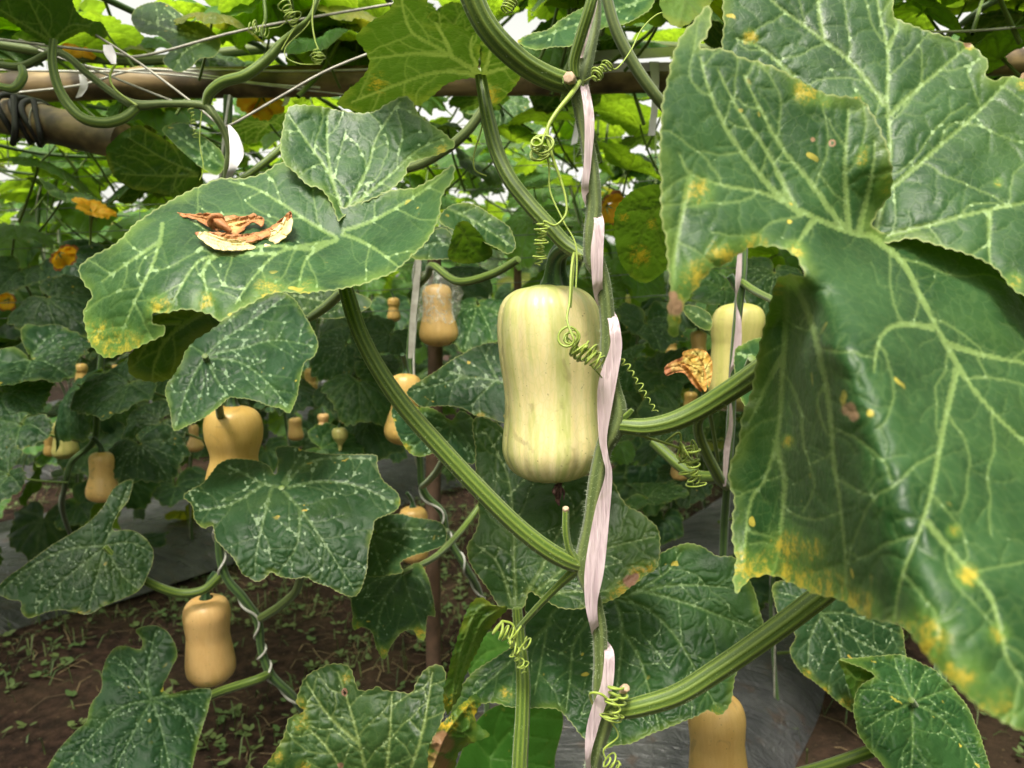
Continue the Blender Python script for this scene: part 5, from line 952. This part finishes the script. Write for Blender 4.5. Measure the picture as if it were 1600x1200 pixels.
small_leaf(v7, [(960, 335), (978, 306), (1002, 292), (1030, 288), (1048, 300), (1056, 340), (1056, 400), (1030, 430), (1010, 442), (988, 434), (970, 410), (962, 380)], .95, [[(1050, 300), (1010, 350), (985, 430)], [(1030, 325), (980, 330)], [(1020, 340), (1040, 400)]], 86, True, 'leaf', (.02, .08), label='dark yellow mottled leaf between main stem and huge leaf', yel=[(1000, 400, 22), (1020, 350, 12), (975, 340, 10)])
small_leaf(v7, [(686, 346), (698, 324), (720, 317), (742, 320), (762, 332), (782, 344), (798, 358), (806, 384), (794, 396), (768, 384), (742, 372), (714, 362)], .98, [[(700, 325), (740, 345), (800, 385)], [(720, 334), (742, 324)], [(740, 345), (738, 366)]], 87, False, 'leaf', (.03, -.06), label='grey green leaf behind the curved stalk')
small_leaf(v7, [(700, 396), (706, 370), (714, 350), (728, 345), (744, 358), (758, 376), (770, 396), (752, 410), (724, 412), (706, 408)], .96, [[(716, 352), (735, 380), (755, 405)], [(725, 362), (710, 395)]], 88, True, 'leaf', (.02, .06), label='small dark leaf seen from below beside the broad leaf tip')
small_leaf(v7, [(638, 388), (660, 366), (690, 356), (706, 366), (716, 390), (700, 404), (668, 406), (648, 404)], 1.0, [[(710, 385), (680, 380), (648, 392)]], 89, False, 'leaf_dark', (.03, -.06), yel=[(712, 388, 9)], label='dark leaf just right of the broad leaf')
small_leaf(v7, [(420, 452), (470, 440), (540, 452), (580, 470), (560, 490), (520, 498), (478, 494), (440, 480)], 1.25, [[(560, 480), (500, 470), (430, 455)]], 90, False, 'leaf', (.03, -.06), label='pale leaf in the gap below the broad leaf')
pet(v7, [(485, 496, 1.2, 7), (510, 478, 1.15, 8), (535, 455, 1.1, 8)])

# far right vine with the big green yellow squash
v5 = vine_thing('distant vine with faded pink tape in front of the yellow green squash', [(1162, 330, 1.12), (1160, 420, 1.12), (1152, 500, 1.13), (1146, 580, 1.15), (1142, 660, 1.18), (1136, 760, 1.22), (1130, 860, 1.28)], 7.5, string=False)
pet(v5, [(1175, 560, .98, 7), (1150, 610, 1.05, 8), (1090, 660, 1.12, 8), (1120, 740, 1.18, 9), (1136, 760, 1.22, 8)]); pet(v5, [(1020, 690, 1.3, 8), (1080, 740, 1.25, 10), (1130, 745, 1.2, 10)])
pet(v5, [(1158, 440, 1.12, 6), (1180, 455, 1.08, 6), (1210, 470, 1.0, 6)])
small_leaf(v5, [(1148, 548), (1162, 538), (1186, 528), (1240, 540), (1250, 600), (1210, 640), (1175, 644), (1156, 620), (1148, 590)], 1.0, [[(1240, 590), (1190, 570), (1150, 550)], [(1225, 585), (1180, 630)]], 91, False, 'leaf', (.03, -.08), label='small dark leaf beside the yellow green squash')
small_leaf(v5, [(1066, 480), (1080, 476), (1104, 486), (1112, 496), (1110, 516), (1094, 512), (1076, 498)], 1.1, [[(1110, 505), (1072, 482)]], 92, False, 'leaf', (.03, -.08), label='narrow bluish leaf left of the yellow green squash')
mb = MB(); strip(mb, PA([(1158, 360, 1.09), (1154, 430, 1.09), (1150, 470, 1.1), (1154, 505, 1.1), (1150, 560, 1.11), (1140, 590, 1.12), (1142, 660, 1.15), (1136, 700, 1.17), (1132, 760, 1.19)]), [(.002, .003, 0), (.005, .002, 0), (.002, .005, 0), (.005, .002, 0), (.006, 0, 0), (.002, .005, 0), (.004, .002, 0), (.005, 0, 0), (.003, .002, 0)])
tag(mb.build('plastic_tape', M['tape']), 'narrow faded pink tape on the distant right hand vine', 'tape')
mb = MB(); strip(mb, PA([(655, 400, 1.40), (650, 450, 1.40), (645, 500, 1.40), (641, 560, 1.41)]), [(.005, .001, 0), (.006, .002, 0), (.006, 0, 0), (.004, 0, 0)]); tag(mb.build('plastic_tape', M['greystring']), 'grey tape band hanging beside the bagged squash', 'tape')

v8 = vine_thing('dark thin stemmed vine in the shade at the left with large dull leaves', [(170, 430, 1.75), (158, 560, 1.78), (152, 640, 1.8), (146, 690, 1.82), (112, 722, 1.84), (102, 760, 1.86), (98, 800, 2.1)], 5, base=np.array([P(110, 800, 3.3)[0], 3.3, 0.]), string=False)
v9 = thing('squash_vine', 'leafy vine spread over the bamboo beam, its leaves lit from behind', 'vine', P(600, 110, 1.7))
pipe(v9, 'stem', [(-60, 60, 1.6, 8), (200, 95, 1.65, 8), (450, 75, 1.7, 8), (700, 100, 1.7, 8), (900, 70, 1.7, 8), (1150, 80, 1.75, 8)])
rl = np.random.RandomState(5)
def leaf_px(t, x, y, d, r_px, kind, up=.9, back=.5, lod=0):
    '''r_px: leaf radius in photo pixels'''
    n_ = (rl.normal(0, .28), -back + rl.normal(0, .2), up); an = rl.uniform(-2.2, 2.2); size = r_px * d / F / .125
    put_leaf(t, P(x, y, d), n_, (math.sin(an), -.3, -math.cos(an) * .6 - .3), size, kind, rl.randint(6), lod)
for x, y, d, r_ in ((290, 18, 1.5, 80), (370, 0, 1.4, 90), (440, 22, 1.5, 85), (520, 18, 1.45, 95), (590, 30, 1.6, 70), (690, 62, 1.5, 70), (760, 30, 1.7, 70), (850, 95, 1.6, 60), (860, 185, 1.9, 60), (455, 118, 1.75, 60), (30, 30, 1.7, 80), (120, 10, 1.8, 70), (180, 60, 1.7, 60), (60, 250, 1.8, 70), (130, 215, 1.9, 60), (240, 270, 1.9, 70),
                   (620, 195, 1.9, 60), (700, 195, 2.0, 65), (800, 215, 2.0, 60), (985, 260, 1.9, 60), (1000, 190, 1.9, 60), (560, 225, 2.0, 60), (380, 300, 1.9, 60), (960, 50, 1.5, 60), (1440, 10, 1.4, 80), (1560, 85, 1.3, 90), (1510, 0, 1.5, 80), (1600, 20, 1.5, 80), (20, 350, 2.2, 60), (200, 400, 2.3, 55), (740, 250, 2.1, 55), (350, 105, 1.7, 60), (250, 175, 1.8, 65), (420, 190, 1.9, 60), (320, 235, 2.0, 60), (540, 90, 1.6, 60), (640, 130, 1.8, 60), (880, 120, 1.8, 50), (30, 160, 1.8, 60), (100, 130, 1.75, 55), (200, 135, 1.7, 50), (770, 150, 1.9, 55), (680, 300, 2.3, 50), (830, 280, 2.2, 50), (600, 300, 2.3, 50), (100, 300, 2.1, 55), (330, 20, 1.25, 70), (500, 60, 1.35, 60)):
    leaf_px(v9, x, y, d, r_, 'leaf_backlit' if rl.rand() < .68 else 'leaf_yellow' if rl.rand() < .25 else 'leaf_roof', 1.0, -.05)
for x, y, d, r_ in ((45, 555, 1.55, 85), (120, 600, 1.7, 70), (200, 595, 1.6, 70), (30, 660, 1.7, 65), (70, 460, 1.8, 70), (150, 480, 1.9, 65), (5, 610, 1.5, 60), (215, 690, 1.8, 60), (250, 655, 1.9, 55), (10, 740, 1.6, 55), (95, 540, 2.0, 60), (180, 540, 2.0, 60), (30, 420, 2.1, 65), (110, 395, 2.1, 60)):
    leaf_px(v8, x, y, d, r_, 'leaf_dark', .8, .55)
for x, y, d, r_ in ((745, 470, 1.7, 75), (700, 430, 1.9, 60), (560, 590, 1.9, 60), (610, 520, 1.9, 55), (540, 535, 2.0, 55), (500, 700, 1.9, 60), (575, 655, 2.0, 55), (470, 745, 1.9, 50), (760, 520, 1.8, 55), (585, 560, 2.1, 50), (450, 600, 2.1, 50), (520, 600, 2.1, 45)):
    leaf_px(v2, x, y, d, r_, 'leaf_dark' if rl.rand() < .75 else 'leaf', .8, .5)
for x, y, d, r_ in ((1010, 500, 1.9, 60), (1050, 470, 2.0, 50), (1030, 580, 2.0, 55), (1060, 640, 1.9, 55), (1000, 640, 2.0, 50), (1010, 775, 1.9, 50), (1090, 560, 2.0, 50), (1080, 740, 2.0, 45), (1210, 420, 1.6, 60), (1130, 450, 1.9, 50), (990, 560, 2.1, 50)):
    leaf_px(v5, x, y, d, r_, 'leaf_dark' if rl.rand() < .6 else 'leaf', .8, .5)

# ================================================================ SQUASHES
GR = 'butternut squashes hanging in the rows behind'
squash(363, 634, 1.22, 175, 93, 'tan', 'big tan squash cut off by the flecked leaf beneath it', 1, GR)
squash(322, 934, 1.38, 144, 76, 'tan', 'whole tan squash hanging low over the bare soil', 1, GR, tilt=R(1.5))
squash(634, 584, 1.42, 112, 62, 'tan', 'tan squash half hidden behind the long ribbed stalk', 0, GR, tilt=R(7))
sb = squash(682, 444, 1.62, 98, 62, 'tan', 'tan squash with clear plastic bag over its top above the stake', 0, GR)
squash(645, 792, 1.6, 90, 48, 'tan', 'squash of which only the rounded top shows above a pointed leaf', 1, GR)
squash(1119, 1088, .92, 200, 98, 'tan', 'tan squash low in front of the grey plastic sheet', 1, GR)
squash(1156, 474, 1.24, 170, 86, 'mid', 'yellow green squash behind the pink taped vine on the right', 1, GR)
squash(1091, 516, 2.0, 52, 27, 'tan', 'small tan squash left of the yellow green one', 1, GR)
squash(97, 658, 1.9, 60, 38, 'mid', 'dull green tan squash beside a smaller orange one', 1, GR)
squash(76, 678, 2.3, 36, 18, 'tan', 'little orange squash left of the dull green tan one', 0, GR)
squash(158, 706, 1.75, 80, 48, 'tan', 'tan squash just above the forked leaf at the left', 0, GR)
squash(302, 663, 2.3, 44, 26, 'tan', 'narrow tan squash left of the big cut off squash', 2, GR)
squash(461, 652, 2.5, 37, 24, 'tan', 'small tan squash right of the big cut off squash', 1, GR)
squash(505, 646, 2.8, 26, 18, 'tan', 'tiny tan squash between the small one and the pear shaped one', 1, GR)
squash(530, 668, 1.9, 38, 24, 'mid', 'small pear shaped greenish squash above the flecked leaf', 3, GR)
squash(485, 575, 2.2, 40, 24, 'tan', 'tan squash right of the dark leaf under the broad leaf', 0, GR)
squash(615, 465, 2.4, 38, 21, 'tan', 'small tan squash left of the bagged squash', 1, GR)
squash(98, 510, 2.1, 52, 32, 'mid', 'dim squash behind the far left stems', 1, GR)
squash(981, 460, 2.4, 44, 15, 'mid', 'slender pale squash right of the main squash', 2, GR)
squash(1062, 708, 2.0, 44, 28, 'tan', 'blurred orange squash below the right tendril knot', 1, GR)
squash(126, 568, 2.6, 36, 20, 'tan', 'faint tan squash deep between leaves at the left', 1, GR)
squash(182, 570, 2.9, 26, 16, 'tan', 'faint tiny squash right of another in the left shade', 0, GR)
squash(66, 650, 2.9, 22, 14, 'tan', 'tiny squash in shadow at the far left', 1, GR)
squash(1080, 612, 2.3, 34, 22, 'tan', 'small tan squash behind the wilted flower stalk', 1, GR)
squash(1050, 528, 2.6, 30, 20, 'tan', 'small tan squash above the wilted flower', 0, GR)
squash(652, 868, 1.9, 30, 26, 'tan', 'small squash peeping under the pointed leaf', 1, GR)
squash(536, 640, 3.0, 22, 12, 'tan', 'tiny squash in the far row above the pear shaped one', 0, GR)
mb = MB(); c = P(682, 436, 1.62); n = 28; a = np.arange(n) / n * 6.283; rn = np.random.RandomState(2); VV = []
for k, (dz, r) in enumerate([(.02, .012), (.012, .030), (-.005, .044), (-.03, .049), (-.06, .050), (-.085, .047), (-.095, .050)]):
    rr = r * (1 + .10 * np.sin(a * 7 + k) + .06 * rn.normal(size=n)); VV.append(np.c_[c[0] + rr * np.cos(a), c[1] + rr * np.sin(a), np.full(n, c[2] + dz) + .004 * rn.normal(size=n)])
VV = np.concatenate(VV); i = np.arange(6)[:, None] * n; j = np.arange(n)[None]; mb.add(VV, np.stack([i + j, i + n + j, i + n + (j + 1) % n, i + (j + 1) % n], -1).reshape(-1, 4)); tag(mb.build('plastic_bag', M['bag']), 'clear crinkled plastic bag pulled over a hanging squash', 'plastic bag')

# ================================================================ FLOWERS
def flower(x, y, d, size, label, face=(0, -1, .2), wilt=0., seed=1, cat='flower', mat='petal', group=None):
    rn = np.random.RandomState(seed); c = P(x, y, d); t = thing('squash_flower', label, cat, c, group)
    n = Vector(face).normalized(); u = n.orthogonal().normalized(); v = n.cross(u); u, v, n = map(np.array, (u, v, n))
    for k in range(5):
        a0 = k * 2 * math.pi / 5 + rn.uniform(-.2, .2); S, Tn = 9, 9; VV = []; ed = []
        for i in range(S):
            q = i / (S - 1); wd = (.16 + 1.15 * math.sin(min(q * 1.35, 1.15) * math.pi * .62) * (1 - .75 * max(0, q - .72) / .28 * .9)) * .40
            rr = size * (q * (.95 - .75 * wilt)); hh = size * (q * .8 * (1 - .3 * q) + wilt * q * 1.1 - (1 - wilt) * .5 * max(0, q - .55) ** 1.2)
            for j in range(Tn):
                s_ = (j / (Tn - 1) - .5) * 2; aa = a0 + s_ * wd * (1.6 if wilt < .5 else 1.0)
                ruf = size * .05 * q * math.sin(s_ * 7 + k * 2 + q * 5) + rn.normal() * size * .012 * q
                VV.append(c + (u * math.cos(aa) + v * math.sin(aa)) * (rr + size * .04 + ruf * wilt * 2) + n * (hh - size * .45 + ruf - abs(s_) * size * .05)); ed.append(.02 * (1 - abs(s_)) * (1 - q) + .0)
        i = np.arange(S - 1)[:, None] * Tn; j = np.arange(Tn - 1)[None]
        mb = MB(); mb.add(VV, np.stack([i + j, i + j + 1, i + Tn + j + 1, i + Tn + j], -1).reshape(-1, 4), 0, edge=ed, vein=[1 - min(1, abs((m % Tn) - 4) / 1.2) for m in range(S * Tn)], brn=[.9 if (wilt and m // Tn > 6) else 0 for m in range(S * Tn)])
        mb.build('petal', M[mat], t)
    mb = MB(); tube(mb, [c - n * size * .45, c - n * size * .62, c - n * size * .8 - [0, 0, size * .2], c - n * size * 1.1 - [0, 0, size * .9]], np.array([.13, .11, .07, .06]) * size, 9, ribs=5); mb.build('flower_stalk', M['petiole'], t)
    return t
FG = 'orange squash flowers among the far leaves'
flower(402, 160, 1.7, .062, 'open orange flower under the bamboo beam', (-.1, -.5, -.8), 0, 1, group=FG)
flower(148, 322, 1.75, .050, 'orange flower at the left above the broad leaf edge', (.5, -.3, .9), 0, 2, group=FG)
flower(957, 326, 1.7, .048, 'orange flower just right of the main stem', (.5, -.7, -.4), .1, 3, group=FG)
flower(100, 402, 2.0, .048, 'dim orange flower at the left edge of the broad leaf', (.8, -.2, -.6), .1, 4, group=FG)
flower(118, 66, 1.6, .045, 'orange flower behind the top left roof leaf', (0, -.7, -.5), 0, 5, group=FG)
flower(716, 395, 2.6, .04, 'small orange flower near the bagged squash', (0, -.8, -.2), .1, 6, group=FG)
wf = thing('squash_flower', 'wilted orange flower drooping left of the yellow green squash', 'flower', P(1080, 580, 1.05))
for k, (out, dd, mt) in enumerate([([(1104, 612), (1112, 590), (1112, 562), (1100, 547), (1082, 545), (1066, 552), (1076, 566), (1086, 590), (1094, 610)], 1.05, 'wilt'), ([(1096, 612), (1090, 590), (1082, 570), (1066, 560), (1048, 566), (1038, 575), (1041, 587), (1056, 582), (1070, 584), (1082, 600)], 1.03, 'dry_orange'), ([(1102, 612), (1104, 590), (1098, 566), (1084, 554), (1068, 556), (1058, 566), (1072, 572), (1084, 588)], 1.02, 'wilt')]):
    mb = MB(); patch(mb, out, [(1100, 612, dd), (1060, 565, dd - .02), (1110, 560, dd + .02), (1040, 580, dd - .03)], [[(1100, 608), (1090, 580), (1060, 566)], [(1102, 606), (1100, 575), (1086, 550)]], seed=110 + k, grid=1.8, teeth=.4, crumple=.0020, gap1=12, gap2=30, brn=[(1042, 580, 9), (1062, 560, 6)]); mb.build('petal', M[mt], wf)
mb = MB(); tube(mb, PA([(1101, 604, 1.05), (1103, 620, 1.06), (1112, 660, 1.1), (1122, 720, 1.15)]), [.006, .005, .0035, .0035], 9, ribs=5); mb.build('flower_stalk', M['petiole'], wf)
flower(8, 470, 2.6, .045, 'dim orange flower at the left side of the rows', (0, -.8, -.2), .1, 8, group=FG)

# ================================================================ BACKGROUND VINES
rn = np.random.RandomState(21)
def bg_vine(s0, t0, n, label, group, lod=1, zmax=1.75, face=.5, light=.10, avoid=True):
    b = row(s0, t0); b[2] = .1; t = thing('squash_vine', label, 'vine', b, group)
    if 1:
        w = [b + [0, 0, -.12]]; 
        for k in range(1, 8): w.append(b + [rn.uniform(-.05, .05), rn.uniform(-.05, .05), (zmax - .1) * k / 7])
        mb = MB(); tube(mb, w, .0065, 7, smooth=4, wob=.1); q = catmull(np.array(w), n=10); _, U, W = frames(q); a = np.arange(len(q)) * .5
        mb.build('stem', M['stemfar'], t); mb = MB(); tube(mb, q + .009 * (np.cos(a)[:, None] * U + np.sin(a)[:, None] * W), .0025, 5, smooth=1); mb.build('climbing_string', M['greystring'], t)
    for k in range(n):
        z = zmax * (.1 + .95 * rn.rand() ** .85); an = rn.rand() * 6.283; r = rn.uniform(.08, .38); p = b + [math.cos(an) * r, math.sin(an) * r, z - .1]
        nr = (rn.normal(0, .35) + math.cos(an) * .3, -face * .8 + rn.normal(0, .35) + math.sin(an) * .3, .75); tp = (math.cos(an) + rn.normal(0, .3), math.sin(an) + rn.normal(0, .3), -.5)
        put_leaf(t, p, nr, tp, rn.uniform(.65, 1.25), 'leaf_yellow' if rn.rand() < .035 else 'leaf_backlit' if rn.rand() < light + .6 * float(sm(z, .95, 1.5)) else ('leaf' if rn.rand() < .4 else 'leaf_dark'), rn.randint(6), lod)  # higher leaves more often get the brighter material: canopy glow put into colour
ORD = ['first', 'second', 'third', 'fourth', 'fifth', 'sixth', 'seventh', 'eighth', 'ninth', 'tenth', 'eleventh', 'twelfth', 'thirteenth', 'fourteenth']
for s0, lab in ((-3.35, 'near side of the second bed'), (-4.45, 'shaded far side of the second bed'), (-5.9, 'near side of the third bed'), (-7.1, 'dim far side of the third bed')):
    k = 0
    for t0 in np.arange(.2, 7.5, .62):
        p = row(s0, t0 + rn.uniform(-.1, .1)); Y = p[1]
        if Y < 1.9 or abs(p[0]) > .78 * Y + .4: continue
        bg_vine(s0 + rn.uniform(-.06, .06), t0, 34 if Y < 4 else 26, 'squash vine, %s from the front on the %s' % (ORD[k], lab), 'squash vines along the ' + lab, 0 if Y < 2.6 else 1); k += 1
for k, t0 in enumerate(np.arange(2.6, 8, .55)):
    p = row(-1.45, t0); bg_vine(-1.45, t0, 28, 'squash vine behind the main squash, %s from the front along the near bed' % ORD[k], 'squash vines farther along the near bed', 0 if t0 < 3 else 1)
for k, t0 in enumerate(np.arange(2.2, 7.5, .6)): bg_vine(-.5, t0, 28, 'squash vine right of the near bed, %s from the front behind the huge leaf' % ORD[k], 'squash vines along the right side of the near bed', 1)
for k, t0 in enumerate(np.arange(1.6, 7, .7)): bg_vine(.9 + rn.uniform(-.1, .1), t0, 24, '%s squash vine from the front in the outermost row at the right' % ORD[k], 'squash vines in the row at the right', 1)
# canopy: vines trained flat over the trellis
def canopy_vine(x0, y0, x1, y1, n, label, group, lod=1, z=1.82, spread=.35):
    a, b = np.array([x0, y0, z]), np.array([x1, y1, z]); t = thing('squash_vine', label, 'vine', (a + b) / 2, group)
    w = [a + (b - a) * q + [rn.uniform(-.08, .08), rn.uniform(-.08, .08), rn.uniform(-.04, .03)] for q in np.linspace(0, 1, 9)]
    mb = MB(); tube(mb, w, .006, 7, smooth=4); mb.build('stem', M['stemfar'], t); d = (b - a) / np.linalg.norm(b - a); e = np.array([-d[1], d[0], 0])
    for k in range(n):
        p = a + (b - a) * rn.rand() + e * rn.uniform(-spread, spread) + [0, 0, rn.uniform(-.02, .22)]; an = rn.rand() * 6.283
        put_leaf(t, p, (rn.normal(0, .28), rn.normal(0, .28) - .12, 1), (math.cos(an), math.sin(an), 0), rn.uniform(.7, 1.15), 'leaf_backlit' if rn.rand() < .80 else 'leaf_yellow' if rn.rand() < .2 else 'leaf_roof', rn.randint(6), lod)
for k, x in enumerate(np.arange(-2.4, 2.5, .55)):
    canopy_vine(x, 1.15, x + .5, 3.4, 42, '%s from the left of the squash vines roofing the near trellis' % ORD[k], 'squash vines trained over the near trellis roof', 0, 1.80)
for k, x in enumerate(np.arange(-4.4, 5.6, .8)):
    canopy_vine(x, 3.2, x + 1.0, 6.6, 40, '%s from the left of the squash vines roofing the far trellis' % ORD[k], 'squash vines trained over the far trellis roof', 1, 1.85, .5)
for k, (x, y0, y1, lab) in enumerate([(-1.0, -1.6, 1.1, 'left'), (-1.7, -1.6, 1.1, 'far left'), (1.0, -1.6, 1.1, 'right'), (1.7, -1.6, 1.1, 'far right'), (-2.5, -1.6, 1.1, 'outermost left'), (2.5, -1.6, 1.1, 'outermost right')]):
    canopy_vine(x, y0, x, y1, 40, '%s unseen vine added beside the opening above the viewer to block light' % lab, 'unseen squash vines added beside the viewer to block light', 1, 1.85)  # unseen roof vines added around the viewer to block sky light
# the far end of the plantation reads as one mass of leaves
def far_and_blocker_mass():
    mb = MB(); V0, T0, A0 = generic_leaf(77, 20, 1.4, detail=False); rn = np.random.RandomState(9)
    for k in range(2600):
        Y = rn.uniform(6.5, 15); X = rn.uniform(-.8, .8) * (Y + 1); z = rn.uniform(.1, 2.1) if rn.rand() < .75 else rn.uniform(1.8, 2.3); n = Vector((rn.normal(0, .4), -.5 + rn.normal(0, .3), .8)).normalized(); tdir = Vector((rn.normal(), rn.normal(), -.4)); tdir = (tdir - n * tdir.dot(n)).normalized(); x = tdir.cross(n)
        m = np.array(Matrix((x, tdir, n)).transposed()) * rn.uniform(.8, 1.3); mb.add(V0 @ m.T + [X, Y, z], T0, 0, **A0)
    for k in range(1500):      # unseen leaves added beside and behind the viewer to block low light
        an = rn.uniform(R(50), R(310)); r_ = rn.uniform(2.6, 5.0); X, Y, z = math.sin(an) * r_, math.cos(an) * r_, rn.uniform(.1, 2.1)
        if Y > 0 and abs(X) < .8 * Y + .6: continue
        n = Vector((rn.normal(0, .4) - X / r_, rn.normal(0, .3) - Y / r_, .8)).normalized(); tdir = Vector((rn.normal(), rn.normal(), -.4)); tdir = (tdir - n * tdir.dot(n)).normalized(); x = tdir.cross(n)
        m = np.array(Matrix((x, tdir, n)).transposed()) * rn.uniform(1., 1.5); mb.add(V0 @ m.T + [X, Y, z], T0, 0, **A0)
    o = mb.build('distant_and_blocker_foliage', M['leaf_far']); o['kind'] = 'stuff'; o['label'] = 'dense squash foliage at the far end, with unseen light-blocking leaves added round the viewer'
M['leaf_far'] = leaf_mat('far leaf', (.014, .04, .012), (.03, .075, .02), (.08, .13, .05), (.04, .09, .015), yel=.3)
far_and_blocker_mass()
